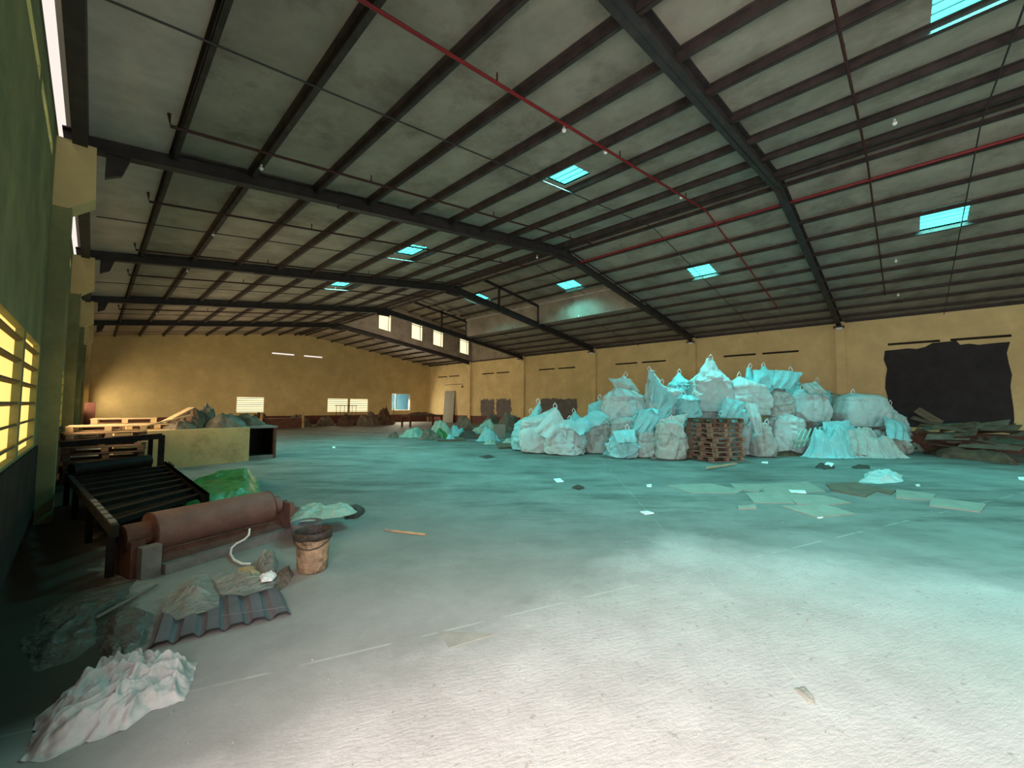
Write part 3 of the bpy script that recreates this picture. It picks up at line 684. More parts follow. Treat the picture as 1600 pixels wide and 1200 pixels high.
B(1240, 1310, 645, 700, 14.6, 'hidden sack carrying the right end of the upper row', 'bag2', [], 44, .5, floor_=True, handles=False)
B(1262, 1304, 595, 634, 14.8, 'slack pale blue sack flap behind the right full sack', 'bagblue', [(.2, .3)], 24, .3, body=.6)
B(1292, 1330, 616, 665, 15.6, 'green-grey rolled sack behind the boxy one', 'palegreen', [], 25, .2, rough=1.3, handles=False)
B(1322, 1394, 613, 668, 13.6, 'boxy flat-topped sack sitting on the crumpled sheet pile', 'bag', [(-.6, .4)], 26, 1.0, pleat=.015, body=.95, rough=.4)
B(1310, 1390, 650, 704, 14.3, 'hidden sack under the boxy one', 'bag2', [], 45, .5, floor_=True, handles=False)
B(1284, 1372, 660, 714, 13.2, 'heap of crumpled pale blue sheeting, left part under the boxy sack', 'bagblue', [(-.3, .4)], 27, .1, body=.85, floor_=True, rough=2.0, depth=1.2, handles=False)
B(1352, 1432, 668, 712, 13.3, 'heap of crumpled grey sheeting at the right foot of the boxy sack', 'bag2', [(-.2, .5)], 28, .1, body=.8, floor_=True, rough=2.0, depth=1.2, handles=False)
B(1386, 1426, 632, 690, 14.2, 'slack torn sack right of the boxy sack', 'bag', [(-.3, .5)], 29, .3, body=.75, floor_=True, rough=1.5)
# ------------------------------------------------------------------ pallets
def pallet(loc, rz, label, group, mat='wood', rx=0, ry=0, W_=1.1, L_=1.0, H_=.13, rnd=None, nb=6):
    rnd = rnd or random.Random(int(loc[0]*100+loc[2]*999))
    root = thing('pallet', loc, label, 'pallet', group); root.rotation_euler = (rx, ry, rz)
    O = Vector((0, 0, 0))
    def part(name, mb): return mb.build(name, mat, root, O)
    for k in range(nb):
        y = -L_/2+(k+.5)*L_/nb; part('board', MB().box((rnd.uniform(-.01, .01), y, H_-.009), (W_, L_/nb*rnd.uniform(.5, .78), .018)))
    for k in range(3):
        x = -W_/2+.06+k*(W_/2-.06)
        part('stringer', MB().box((x, 0, H_-.028), (.10, L_, .018)))
        for j in range(3):
            y = -L_/2+.06+j*(L_/2-.06); part('block', MB().box((x, y, H_/2-.006), (.10, .12, H_-.062)))
    for k in range(3):
        y = -L_/2+.05+k*(L_/2-.05); part('base_board', MB().box((0, y, .009), (W_, .10, .018)))
    return root
c0 = (G(1115, 722)+Vector((.27, .36+.46*.9, 0)))
ua = math.atan2(-.54, .96)
cx, cy = 11.92+.5*math.cos(ua)-.5*math.sin(-ua)*-1*0, 0
fa = Vector((math.cos(ua), math.sin(ua), 0)); fb = Vector((.42, .91, 0)).normalized()
pc = G(1115, 722)+fa*.55+fb*.5
rnd = random.Random(3)
ordn = ['bottom', 'second lowest', 'third lowest', 'fourth lowest', 'middle', 'fourth from the top', 'third from the top', 'second from the top', 'top']
for k in range(9):
    pallet((pc.x+rnd.uniform(-.05, .05), pc.y+rnd.uniform(-.05, .05), .132*k), ua+rnd.uniform(-.10, .10), f'brown wooden pallet, {ordn[k]} of the stack in front of the white sacks', 'pallets stacked before the sacks', 'wooddark' if k == 8 else 'wood', rx=rnd.uniform(-.012, .012), ry=rnd.uniform(-.018, .018))
# low cream block with pallets and sacking on it (left)
blk = MB(); blk.prism([(.35, 12.15, .0), (2.93, 12.5, .0), (2.93, 12.5, .88), (.35, 12.15, .88)], (.0, 1.6, 0))
lone(blk, 'low_wall_block', 'cream', 'low cream plastered block with chipped right edge behind the roller machine', 'block')
bn = thing('burnt_box', (3.25, 13.0, 0), 'open dark scorched box beside the right end of the cream block', 'box')
for a, b, mt in (((2.96, 12.7, 0), (3.62, 12.75, .10), 'greysteel'), ((2.96, 12.75, 0), (3.0, 13.8, .86), 'black'), ((2.96, 13.75, 0), (3.62, 13.8, .86), 'black'), ((2.94, 12.65, .84), (3.64, 13.82, .89), 'greysteel'), ((3.56, 12.68, 0), (3.62, 12.8, .85), 'rustdark'), ((3.55, 12.8, 0), (3.60, 13.75, .85), 'black')):
    MB().lohi(a, b).build('panel', mt, bn)
MB().lohi((3.0, 12.8, 0), (3.6, 13.7, .05)).build('base_plate', 'greysteel', bn)
rnd = random.Random(8)
lp = [((.22, 11.75), 0, 'wooddark'), ((.20, 11.7), .132, 'wooddark'), ((.26, 11.78), .264, 'wood'), ((.2, 11.72), .396, 'wooddark'), ((.24, 11.7), .528, 'wooddark'), ((.18, 11.75), .66, 'wood'), ((.2, 11.7), .792, 'wood'), ((.26, 11.72), .924, 'woodlight')]
on8 = ['bottom', 'second', 'third', 'fourth', 'fifth', 'sixth', 'seventh', 'top']
for k, ((x, y), z, mt) in enumerate(lp):
    pallet((x, y-.15, z), rnd.uniform(-.12, .12), f'wooden pallet, {on8[k]} one up of the stack by the left wall', 'pallets stacked by the left wall', mt, W_=1.15, L_=.8)
pallet((1.05, 13.1, .88), .08, 'pale wooden pallet lying flat on the cream block', 'pallets on the cream block', 'woodlight', L_=.95)
pallet((.55, 13.15, 1.02), -.05, 'pale wooden pallet on top of the one on the cream block', 'pallets on the cream block', 'woodlight', L_=.9)
lone(MB().beam((1.15, 12.35, 1.06), (1.7, 12.6, 1.40), .22, .02), 'plank', 'woodlight', 'pale plank tilted up against the brown sacking', 'plank')
lone(MB().beam((.75, 12.0, .98), (1.65, 12.3, 1.22), .05, .03), 'batten', 'woodlight', 'thin pale batten sloping across the pallets on the block', 'batten')
# brown sacking heap on the block
def heap(cx, cy, rx, ry, z0, h, mat, label, seed, name='sacking_pile', cat='sacking', group=None, fold=.7):
    pts = [(cx+rx*math.cos(t*.5236), cy+ry*math.sin(t*.5236)) for t in range(12)]
    return crumple(name, pts, h, mat, label, cat, seed, 64, 16, 7, fold, group, z0=z0, prof=.8, wob=.12)
heap(1.75, 13.2, .42, .5, .88, .50, 'brown', 'rounded brown sack on the cream block beside the tilted plank', 31)
heap(2.1, 13.4, .35, .4, .88, .62, 'browngrey', 'grey-brown crumpled sack at the top of the heap on the block', 32)
heap(2.45, 13.1, .55, .5, .88, .36, 'browngrey', 'grey-brown folded sacking in the middle of the heap on the block', 33)
heap(1.5, 12.75, .35, .28, .88, .2, 'browngrey', 'thin folded cloth at the front edge of the cream block', 34)
heap(3.0, 13.6, .55, .6, .88, .34, 'brown', 'dark reddish sacking at the right end of the block', 35)
# ------------------------------------------------------------------ conveyor with roller
A0 = Vector((.42, 5.0, .33)); A1 = Vector((1.44, 5.31, .33)); ax = (A1-A0).normalized(); sd = Vector((-ax.y, ax.x, 0))
cv = thing('roller_machine', (.9, 5.2, 0), 'rusty roller machine with a long red-brown drum in a low steel frame', 'machine')
dr = MB(); dr.tube([A0, A1], .175, 40); d_ = dr.build('drum', 'rust', cv)
for s_, e_ in ((A0, -1), (A1, 1)):
    MB().tube([s_+ax*e_*.0, s_+ax*e_*.012], .178, 40).build('drum_rim', 'rustdark', cv)
MB().tube([A0-ax*.20, A0], .11, 20).build('journal', 'rustdark', cv); MB().tube([A1, A1+ax*.13], .10, 20).build('journal', 'rust', cv)
MB().tube([A1+ax*.13, A1+ax*.24], .03, 12).build('shaft', 'rustdark', cv)
MB().box(A0-ax*.08+sd*-.20+Vector((0, 0, -.20)), (.14, .10, .27), Matrix((ax, sd, Vector((0, 0, 1)))).transposed()).build('bracket', 'greysteel', cv)
MB().box(A0-ax*.14+sd*.02+Vector((0, 0, -.17)), (.10, .34, .30), Matrix((ax, sd, Vector((0, 0, 1)))).transposed()).build('end_plate', 'rustdark', cv)
MB().box(A1+ax*.20+Vector((0, 0, -.15)), (.05, .34, .34), Matrix((ax, sd, Vector((0, 0, 1)))).transposed()).build('end_plate', 'rust', cv)
MB().box(A1+ax*.26+sd*-.1+Vector((0, 0, -.10)), (.12, .10, .08), Matrix((ax, sd, Vector((0, 0, 1)))).transposed()).build('bearing', 'rust', cv)
mb = MB(); p = A0+sd*-.26; q = A1+ax*.2+sd*-.22; p.z = q.z = .045; mb.beam(p, q, .08, .09); mb.build('base_beam', 'greysteel', cv)
mb = MB(); p = A0+sd*-.15; q = A1+ax*.1+sd*-.15; p.z = q.z = .10; mb.beam(p, q, .20, .012, Vector((0, 0, 1))-sd*.8); mb.build('guard_plate', 'rustdark', cv)
# conveyor bed running away along the wall
bed = thing('conveyor_bed', (.4, 7.2, 0), 'black greasy conveyor bed with crossbars along the left wall', 'conveyor')
L0, L1 = Vector((.18, 4.85, .42)), Vector((-.22, 9.0, .42)); R0_, R1_ = Vector((.95, 5.75, .42)), Vector((.92, 9.4, .42))
MB().beam(L0, L1, .05, .10).build('side_rail', 'shade_black', bed)
for k in range(6): MB().beam(L0.lerp(L1, .02+k*.055)+Vector((0, 0, .056)), L0.lerp(L1, .06+k*.055)+Vector((0, 0, .056)), .045, .012).build('rail_pad', 'greysteel', bed); MB().beam(R0_, R1_, .05, .12).build('side_rail', 'black', bed)
for k in range(8):
    t = (k+.7)/8.4
    a = L0.lerp(L1, t); b = R0_.lerp(R1_, t)
    MB().beam(a, b, .09 if k % 2 else .05, .05).build('crossbar', 'black', bed)
for k in (0, .33, .66, 1):
    for P0, P1 in ((L0, L1), (R0_, R1_)):
        p = P0.lerp(P1, min(.97, k+.04)); MB().lohi((p.x-.03, p.y-.03, 0), (p.x+.03, p.y+.03, .38)).build('leg', 'black', bed)
MB().tube([L0.lerp(L1, .93)+Vector((.02, 0, .10)), R0_.lerp(R1_, .93)+Vector((-.22, 0, .12))], .10, 24).build('end_roller', 'black', bed)
MB().poly([L0.lerp(L1, .2)+Vector((.03, 0, -.08)), R0_.lerp(R1_, .2)+Vector((0, 0, -.08)), R0_.lerp(R1_, .95)+Vector((0, 0, -.08)), L0.lerp(L1, .95)+Vector((.03, 0, -.08))], .01).build('bed_plate', 'black', bed)
# portal frame behind it
pf = thing('steel_portal', (.5, 10.2, 0), 'black steel table frame standing before the cream block', 'frame')
MB().beam((-.35, 10.2, .80), (.95, 10.2, .88), .12, .10).build('top_beam', 'black', pf)
MB().lohi((.90, 10.15, 0), (.99, 10.25, .9)).build('leg', 'black', pf); MB().lohi((.78, 10.5, 0), (.85, 10.6, .88)).build('leg', 'black', pf)
MB().beam((.93, 10.2, .86), (.81, 10.55, .86), .06, .06).build('side_beam', 'black', pf)
MB().beam((-.1, 10.4, .80), (.6, 10.4, .80), .5, .03).build('table_plate', 'black', pf)
# hook on the conveyor end
lone(MB().tube([G(275, 742, .25), G(268, 738, .3), G(270, 728, .33), G(264, 722, .34)], [.03, .03, .025, .015], 8), 'bent_hook', 'black', 'small black bent hook rising from the conveyor end', 'hook')
# green tarp behind the drum
def blob(name, px, z0, h, mat, label, cat, seed, zt=None, **kw):
    zz_ = zt if zt is not None else 0
    pts = [tuple(G(*p, zz_).xy) for p in px]
    return crumple(name, pts, h, mat, label, cat, seed, z0=z0, **kw)
blob('green_tarp', [(248, 775), (300, 748), (345, 738), (392, 732), (408, 745), (405, 775), (330, 800), (262, 812)], .13, .17, 'green', 'crumpled green plastic tarp lying over the frame behind the red-brown drum', 'tarp', 51, zt=.2, fold=.8, nu=120, nv=36, prof=.35, cre=30)
# bucket
bk = thing('bucket', G(488, 890), 'dirty ochre paint bucket with tar-black rim on the floor', 'bucket'); bc = G(488, 890)
prof_ = [(.0, .0), (.118, .0), (.128, .02), (.138, .15), (.150, .30), (.162, .315), (.160, .36), (.155, .36), (.145, .31), (.125, .06), (0, .05)]
def lathe(prof, c, n=36, jit=0):
    mb = MB(); c = Vector(c)
    for r, z in prof:
        for i in range(n):
            t = 6.28319*i/n; mb.v.append(c+Vector((r*math.cos(t), r*math.sin(t), z+jit*noise.noise(Vector((math.cos(t)*2, math.sin(t)*2, z*9))))))
    for j in range(len(prof)-1):
        for i in range(n):
            a = j*n+i; b = j*n+(i+1) % n; mb.f.append((a, b, b+n, a+n))
    return mb
bc.z = 0; bk.location = bc
lathe([(0, 0), (.118, 0), (.128, .02), (.136, .15), (.148, .30)], bc).build('bucket_body', 'bucket', bk, smooth=True)
lathe([(.148, .285), (.162, .295), (.164, .355), (.158, .362), (.150, .355), (.140, .28), (.135, .2), (0, .19)], bc, jit=.012).build('rim', 'bucketrim', bk, smooth=True)
hd = MB(); hd.tube([bc+Vector((.165*math.cos(t), .165*math.sin(t), .33-.10*math.sin((t-2.6)*1.0))) for t in [2.6+k*.33 for k in range(10)]], .005, 6); hd.build('handle', 'bucketrim', bk)
# dark tub with pale green plastic
tb = G(478, 846); tb.z = 0
t_ = thing('tub', tb, 'dark grey low tub behind the ochre bucket', 'tub')
lathe([(0, 0), (.13, 0), (.15, .14), (.16, .20), (.15, .20), (.12, .02), (0, .02)], tb+Vector((.02, .05, 0))).build('tub_body', 'bitumen', t_, smooth=True)
blob('plastic_sheet', [(452, 802), (480, 786), (510, 792), (545, 788), (560, 796), (535, 804), (490, 810), (456, 812)], .17, .09, 'palegreen', 'pale green plastic sheet draped over the dark tub and trailing right', 'plastic', 52, zt=.2, fold=.8, prof=.5)
blob('rag', [(536, 795), (556, 788), (572, 794), (560, 804), (540, 806)], .0, .10, 'bucketrim', 'dark bundled rag at the tail of the pale green plastic', 'rag', 53, zt=.05)
# corrugated sheet with plastic on it
def corrugated(c00, c10, c11, c01, amp, n, mat, label):
    mb = MB(); nx, ny = n*8, 8
    for j in range(ny+1):
        for i in range(nx+1):
            u, v = i/nx, j/ny; p = c00.lerp(c10, u).lerp(c01.lerp(c11, u), v)
            ph = (u*n) % 1; z = amp*max(0, min(1, (.5-abs(ph-.5))*5-.3))+.006
            mb.v.append(Vector((p.x+.012*noise.noise(Vector((u*6, v*2, 3))), p.y+.015*noise.noise(Vector((u*9, v*2, 7)))*(1 if j in (0, ny) else 0), z+.012*noise.noise(Vector((u*3, v*3, 1)))+.006)))
    i0 = len(mb.v); mb.v += [v-Vector((0, 0, .006)) for v in mb.v]
    for j in range(ny):
        for i in range(nx):
            a = j*(nx+1)+i; mb.f.append((a, a+1, a+nx+2, a+nx+1)); mb.f.append((i0+a+nx+1, i0+a+nx+2, i0+a+1, i0+a))
    return lone(mb, 'corrugated_sheet', mat, label, 'roofing sheet')
corrugated(G(228, 1018), G(455, 962), G(432, 912), G(250, 962), .032, 6, 'bitumen', 'dark grey corrugated roofing sheet lying on the floor by the bucket')
lone(MB().tube([G(345, 962, .065), G(448, 948, .065)], .0012, 5), 'wire', 'greysteel', 'thin pale wire lying across the corrugated sheet', 'wire')
blob('plastic_bag', [(255, 950), (265, 925), (305, 892), (322, 890), (343, 925), (342, 945), (300, 955), (278, 962)], .045, .07, 'plastic', 'flattened triangular clear plastic bag on the corrugated sheet', 'plastic bag', 54, zt=.07, fold=.5, freq=4, cre=14, nu=110, nv=36, es=.95)
blob('plastic_bag', [(330, 900), (352, 892), (395, 893), (440, 905), (425, 918), (380, 930), (345, 925)], .045, .05, 'plastic', 'shiny crumpled clear plastic right of the triangular bag', 'plastic bag', 55, zt=.05, fold=.9, freq=10, cre=24, nu=110, nv=36, es=.9)
blob('plastic_bag', [(400, 880), (405, 866), (425, 862), (435, 872), (432, 892), (412, 898)], .0, .12, 'plastic', 'balled clear plastic left of the ochre bucket', 'plastic bag', 56, zt=.05, fold=.9, freq=10)
blob('paper_sack', [(365, 895), (372, 885), (395, 882), (408, 893), (400, 905), (375, 903)], .02, .05, 'woodlight', 'torn cream paper scrap above the corrugated sheet', 'paper', 57, zt=.05)
blob('rag', [(420, 915), (436, 895), (452, 885), (458, 900), (448, 916), (430, 930)], .0, .05, 'browngrey', 'grey-brown rag against the left foot of the bucket', 'rag', 58)
blob('paper_scrap', [(405, 900), (425, 893), (434, 897), (425, 906), (408, 908)], .07, .03, 'white', 'white crumpled paper strip on the plastic by the bucket', 'paper', 59, zt=.08)
hp = [G(362, 874, .02), G(360, 868, .03), G(363, 856, .05), G(372, 848, .09), G(384, 842, .14), G(390, 834, .18), G(390, 826, .2)]
hp = [G(392, 881, .02), G(378, 881, .02), G(366, 875, .02), S(360, 866, 4.02), S(362, 856, 4.05), S(370, 849, 4.08), S(382, 843, 4.1), S(389, 836, 4.12), S(390, 826, 4.15)]
lone(MB().tube(hp, .011, 8), 'hose', 'white', 'curved white hose end under the drum', 'hose', smooth=True)
# grey plastic between the white cloth and the corrugated sheet
blob('plastic_bag', [(160, 985), (175, 962), (205, 950), (240, 958), (240, 975), (215, 995), (170, 1000)], .0, .04, 'plasticdark', 'grey dusty plastic bag lying left of the corrugated sheet', 'plastic bag', 60, fold=.7, cre=18, nu=100, nv=30)
blob('plastic_bag', [(155, 1010), (185, 1000), (235, 985), (225, 1010), (195, 1030), (165, 1030)], .0, .04, 'plasticdark', 'grey dusty plastic strip above the white cloth', 'plastic bag', 61, fold=.7, cre=18, nu=100, nv=30)
blob('plastic_sheet', [(30, 1010), (60, 960), (140, 920), (215, 905), (200, 930), (150, 960), (150, 1005), (110, 1035), (50, 1050)], .0, .03, 'plasticdark', 'dark dusty plastic sheet in the shade by the left wall', 'plastic', 62, fold=.7, cre=30, nu=140, nv=40)
lone(MB().beam(G(150, 965, .03), G(246, 913, .03), .018, .012), 'stick', 'greysteel', 'thin grey stick lying toward the machine bracket', 'stick')
# big white crumpled cloth
blob('crumpled_cloth', [(35, 1190), (62, 1120), (110, 1075), (175, 1032), (235, 1022), (270, 1036), (308, 1038), (300, 1062), (288, 1095), (235, 1112), (195, 1142), (120, 1165), (75, 1190)], .0, .085, 'cloth', 'big crumpled off-white cloth on the floor at the lower left', 'cloth', 63, fold=1.0, freq=4.6, nu=240, nv=80, edge=.015, prof=.28, stretch=(1.2, .9), wob=.03, cre=70, cd=.35)
# stick on the open floor
st_ = thing('wooden_stick', G(633, 832), 'short pale wooden stick on the open floor right of the bucket', 'stick')
MB().beam(G(612, 829, .012), G(665, 835, .012), .025, .018).build('stick_body', 'woodlight', st_); MB().beam(G(602, 827, .014), G(614, 829, .014), .03, .022).build('stick_tip', 'card', st_)
# ------------------------------------------------------------------ far side: tables, benches and rubbish along the gable wall
def table(x0, x1, y0, y1, h, mat, label, legs=4):
    r = thing('work_table', ((x0+x1)/2, (y0+y1)/2, 0), label, 'table')
    MB().lohi((x0, y0, h-.10), (x1, y1, h)).build('table_top', mat, r)
    for x in (x0+.08, x1-.08):
        for y in (y0+.08, y1-.08): MB().lohi((x-.05, y-.05, 0), (x+.05, y+.05, h-.1)).build('leg', mat, r)
    return r
table(14.9, 17.6, 24.0, 25.2, .78, 'rustdark', 'dark brown work table below the open gable window')
heap(16.1, 24.6, 1.2, .5, .78, .22, 'brown', 'dark sacking spread on the work table', 70)
fr = [(7.4, 29.2, 1.0, 1.0, .75, 'brown', 'low dark brown crate pile right of the left louvre window'), (9.6, 29.4, 1.2, .9, .62, 'browngrey', 'grey-brown rubbish mound against the far wall, left of centre'), (11.4, 29.3, .8, .8, .55, 'browngrey', 'pale grey bundle by the far wall'), (12.6, 28.6, 1.0, .8, .62, 'brown', 'dark mound before the left pair window'), (14.0, 28.2, 1.1, .9, .72, 'browngrey', 'brown rubbish mound below the paired louvre windows'), (15.4, 28.4, .9, .9, .95, 'brown', 'tallest dark mound right of the paired windows'), (16.3, 29.6, .7, .8, .5, 'browngrey', 'small grey mound before the open window'), (5.8, 28.6, 1.2, 1.0, .55, 'brown', 'dark mound half hidden behind the sacking heap')]
for i, (x, y, rx, ry, h, mt, lb) in enumerate(fr): heap(x, y, rx*.8, ry*.8, 0, h*1.3, mt, lb, 71+i, 'rubbish_mound', 'rubbish', 'rubbish mounds at the far wall')
bx = thing('wooden_bench', (8.3, 27.6, 0), 'brown bench crate with two pale upright posts at the far wall', 'bench')
MB().lohi((6.9, 27.3, 0), (9.3, 28.2, .62)).build('bench_body', 'rustdark', bx)
for x in (6.95, 9.25): MB().lohi((x-.05, 27.2, 0), (x+.05, 27.3, .95)).build('post', 'woodlight', bx)
fc = thing('iron_fence', (13.4, 30.6, 0), 'thin black iron bars standing before the left pair window', 'fence')
for k in range(6): MB().lohi((12.7+.3*k, 30.6, 0), (12.725+.3*k, 30.63, 1.45)).build('bar', 'steel', fc)
MB().lohi((12.6, 30.6, 1.38), (14.3, 30.63, 1.42)).build('rail', 'steel', fc)
for i, x in enumerate((16.6, 17.3)): lone(MB().tube([(x, 30.4, 0), (x+.05, 30.4, 1.5)], .02, 6), 'iron_rod', 'steel', ['thin iron rod standing left of the open window, left one', 'thin iron rod standing left of the open window, right one'][i], 'rod')
# ------------------------------------------------------------------ rubbish in the middle distance
def pile(xl, xr, yt, yb, mat, label, seed, cat='sack', name='rubbish_sack', group='rubbish in the middle distance', cre=26, fold=.7, back=.4, nu=96, nv=30):
    g = G((xl+xr)/2, yb); dep = (g-CAM).dot(FW); w = (xr-xl)/F_PX*dep; h = max(.12, S((xl+xr)/2, yt, dep+w*back*.5).z)
    rg = Vector((RT.x, RT.y)).normalized(); fw = Vector((FW.x, FW.y)).normalized(); c = g.xy+fw*w*back
    rq = random.Random(seed); pts = []
    for t in range(14):
        a = t/14*6.283; k = rq.uniform(.85, 1.15); pts.append(tuple(c+rg*math.cos(a)*w*.54*k+fw*math.sin(a)*w*back*1.05*k))
    return crumple(name, pts, h*.95, mat, label, cat, seed, nu, nv, 7, fold, group, cre=cre, es=.7, wob=.10)
for i, a in enumerate([(696, 745, 653, 674, 'browngrey', 'grey rubbish heap at the back of the rubbish row'), (772, 822, 648, 676, 'browngrey', 'brown rubbish heap before the cement window patch'), (732, 790, 650, 672, 'browngrey', 'grey-green rubbish heap left of the brown one'), (618, 662, 666, 684, 'palegreen', 'flat pale green sack lying alone at the left end of the rubbish'), (664, 706, 655, 684, 'palegreen', 'pale green sack left in the rubbish row'), (698, 728, 661, 684, 'bagblue', 'pale blue rounded sack in the rubbish row'), (676, 702, 668, 687, 'green', 'small green bag beside the thin brown board'), (732, 782, 650, 684, 'palegreen', 'wide pale green sack left of the cardboard box'), (744, 782, 668, 690, 'bagblue', 'pale blue torn sack touching the cardboard box'), (650, 690, 672, 688, 'browngrey', 'flat grey scrap heap under the pale green sack'), (798, 824, 664, 692, 'browngrey', 'dark round bag between the box and the pale blue leaning sack'), (782, 810, 684, 695, 'palegreen', 'small pale green bundle in front of the cardboard box'), (756, 776, 687, 695, 'palegreen', 'flat pale green scrap left of the brown board'), (694, 712, 680, 688, 'bagblue', 'little pale blue bag in front of the rubbish row'), (603, 622, 674, 684, 'browngrey', 'low grey scrap at the very left of the rubbish')]):
    pile(*a, 200+i, fold=.9 if i < 3 else .7)
bp = G(786, 684); lone(MB().box((bp.x, bp.y+.25, .30), (.55, .5, .6), Matrix.Rotation(-.75, 3, 'Z')), 'cardboard_box', 'card', 'pale cardboard box left of the pale blue leaning sack', 'box')
sheet('board', [(775, 692), (808, 690), (812, 697), (780, 699)], 'cardbrown', 'brown board lying before the leftmost sacks', 'board', .06)
sheet('board', [(680, 683), (722, 682), (728, 687), (684, 688)], 'cardbrown', 'thin brown board under the small green sack', 'board', .05)
blob('black_bag', [(708, 683), (722, 674), (740, 672), (752, 680), (748, 686), (722, 686)], 0, .30, 'bucketrim', 'dark brown-black bag in the rubbish row', 'bag', 95)
blob('rubbish_mound', [(735, 685), (745, 680), (760, 684), (752, 688)], 0, .16, 'brown', 'low reddish-brown rubbish right of the black bag', 'rubbish', 96)
rnd = random.Random(11)
# planks and rubbish at the foot of the sacks
for i, (a, b, w_, mt, lb) in enumerate([((1190, 703), (1262, 690), .16, 'wooddark', 'dark plank in the brown litter right of the pallets'), ((1205, 708), (1295, 700), .14, 'wood', 'brown plank at the foot of the heap right of the pallets'), ((1225, 700), (1285, 697), .2, 'wooddark', 'short dark plank under the green slats'), ((820, 697), (850, 699), .12, 'wooddark', 'small dark plank under the slumped white sack'), ((1105, 731), (1150, 724), .05, 'woodlight', 'pale thin stick in front of the pallet stack')]):
    lone(MB().beam(G(*a, .05), G(*b, .05), w_, .03), 'plank', mt, lb, 'plank', 'loose planks by the sacks')
blob('rubbish_mound', [(1185, 708), (1215, 698), (1280, 694), (1305, 700), (1280, 712), (1225, 714)], 0, .28, 'brown', 'brown litter mound right of the pallet stack', 'rubbish', 97)
gs = thing('green_crate', G(1268, 697), 'broken green slatted crate leaning on the sacks', 'crate')
for k in range(9):
    x = 1240+k*7.5; MB().beam(S(x, 700-k*1.0, 12.6), S(x+12, 672-k*1.2, 12.9), .05, .03).build('slat', 'palegreen', gs)
MB().beam(S(1240, 690, 12.6), S(1305, 682, 12.75), .04, .05).build('rail', 'palegreen', gs)
# broken boards right of the heap
bd = [((1432, 640), (1470, 662), 'cardbrown'), ((1425, 652), (1500, 672), 'cardbrown'), ((1440, 668), (1530, 664), 'cardgreen'), ((1460, 680), (1560, 672), 'cardgreen'), ((1430, 672), (1490, 692), 'wooddark'), ((1500, 676), (1585, 664), 'wooddark'), ((1480, 688), (1560, 686), 'card'), ((1520, 668), (1592, 676), 'cardbrown'), ((1550, 684), (1600, 694), 'cardgreen'), ((1445, 690), (1520, 700), 'wooddark'), ((1500, 694), (1598, 700), 'cardbrown')]
wh = ['leaning highest by the heap', 'second leaning by the heap', 'green, below the dark cement patch', 'green, in the middle of the pile', 'dark, at the left foot of the pile', 'dark, across the cement patch foot', 'pale edge-on in the middle', 'brown, at the right back', 'green, at the right edge of the picture', 'dark, at the front left', 'brown, at the front right']
rb = random.Random(21)
pos = ['high', 'middle', 'low']
for q in range(14):
    x0 = 1436+q*11; y0 = 664+rb.uniform(-4, 22)+q*.5; bd.append(((x0, y0), (x0+rb.uniform(35, 70), y0+rb.uniform(-10, 12)), rb.choice(('cardbrown', 'wooddark', 'cardgreen', 'wooddark', 'browngrey'))))
    wh.append(['small splinter %s one from the left in the pile' % n for n in ('first', 'second', 'third', 'fourth', 'fifth', 'sixth', 'seventh', 'eighth', 'ninth', 'tenth', 'eleventh', 'twelfth', 'thirteenth', 'fourteenth')][q])
for i, ((x0, y0), (x1, y1), mt) in enumerate(bd):
    dq = lambda x: 14.3-(x-1430)/170*2.2-.09*min(i, 10)+(.1*(i % 4) if i > 10 else 0)
    a = S(x0, y0, dq(x0)); b = S(x1, y1, dq(x1))
    lone(MB().beam(a, b, .30, .015, Vector((-.4, -.2, 1)) if i % 2 else Vector((-.7, .1, 1))), 'broken_board', mt, 'broken board '+wh[i], 'board', 'broken boards right of the sacks')
crumple('rubbish_mound', [tuple(G(x, y).xy) for x, y in ((1440, 708), (1470, 706), (1540, 712), (1585, 718), (1590, 728), (1540, 722), (1470, 715))], .38, 'brown', 'dark litter under the broken boards at the right', 'rubbish', 98)
# flat cardboard sheets on the floor
cs = [([(1180, 757), (1262, 752), (1290, 768), (1200, 772)], 'far one, middle'), ([(1040, 758), (1110, 755), (1160, 766), (1150, 771), (1082, 770)], 'left far one'), ([(1165, 770), (1225, 768), (1242, 786), (1178, 785)], 'middle one with dark near edge'), ([(1140, 755), (1200, 757), (1185, 768), (1150, 764)], 'small one behind the middle'), ([(1225, 770), (1290, 774), (1330, 785), (1290, 789), (1245, 787)], 'right of the middle one'), ([(1220, 790), (1290, 788), (1336, 802), (1275, 808)], 'nearest one'), ([(1290, 756), (1340, 753), (1370, 766), (1352, 776), (1300, 766)], 'brownish one beside the white sheet'), ([(1355, 757), (1400, 766), (1392, 772), (1350, 762)], 'narrow brown strip by the white sheet'), ([(1400, 764), (1462, 772), (1455, 781), (1400, 777)], 'right of the white sheet'), ([(1455, 777), (1541, 787), (1532, 799), (1452, 789)], 'right end long one'), ([(1152, 790), (1180, 788), (1182, 793), (1154, 794)], 'scrap at the left near end')]
for i, (px, lb) in enumerate(cs): sheet('cardboard_sheet', px, 'cardbrown' if i in (6, 7) else 'card', f'flat cardboard sheet on the floor, {lb}', 'cardboard', .007+.0015*i, 0, 'flat cardboard sheets before the sacks')
blob('white_sheet', [(1343, 754), (1352, 740), (1368, 740), (1392, 736), (1398, 742), (1410, 743), (1408, 753), (1370, 757)], .005, .10, 'bag', 'crumpled white plastic sheet on the floor in front of the sacks, right', 'plastic', 99, fold=.9, freq=4, cre=34, nu=100, nv=30)
blob('black_bag', [(1273, 731), (1280, 724), (1298, 726), (1306, 732), (1288, 734)], 0, .055, 'bucketrim', 'black and white rag on the floor before the brown litter', 'rag', 100)
blob('paper_scrap', [(1287, 729), (1292, 725), (1303, 727), (1300, 732)], .04, .03, 'white', 'white scrap on the black rag', 'paper', 101)
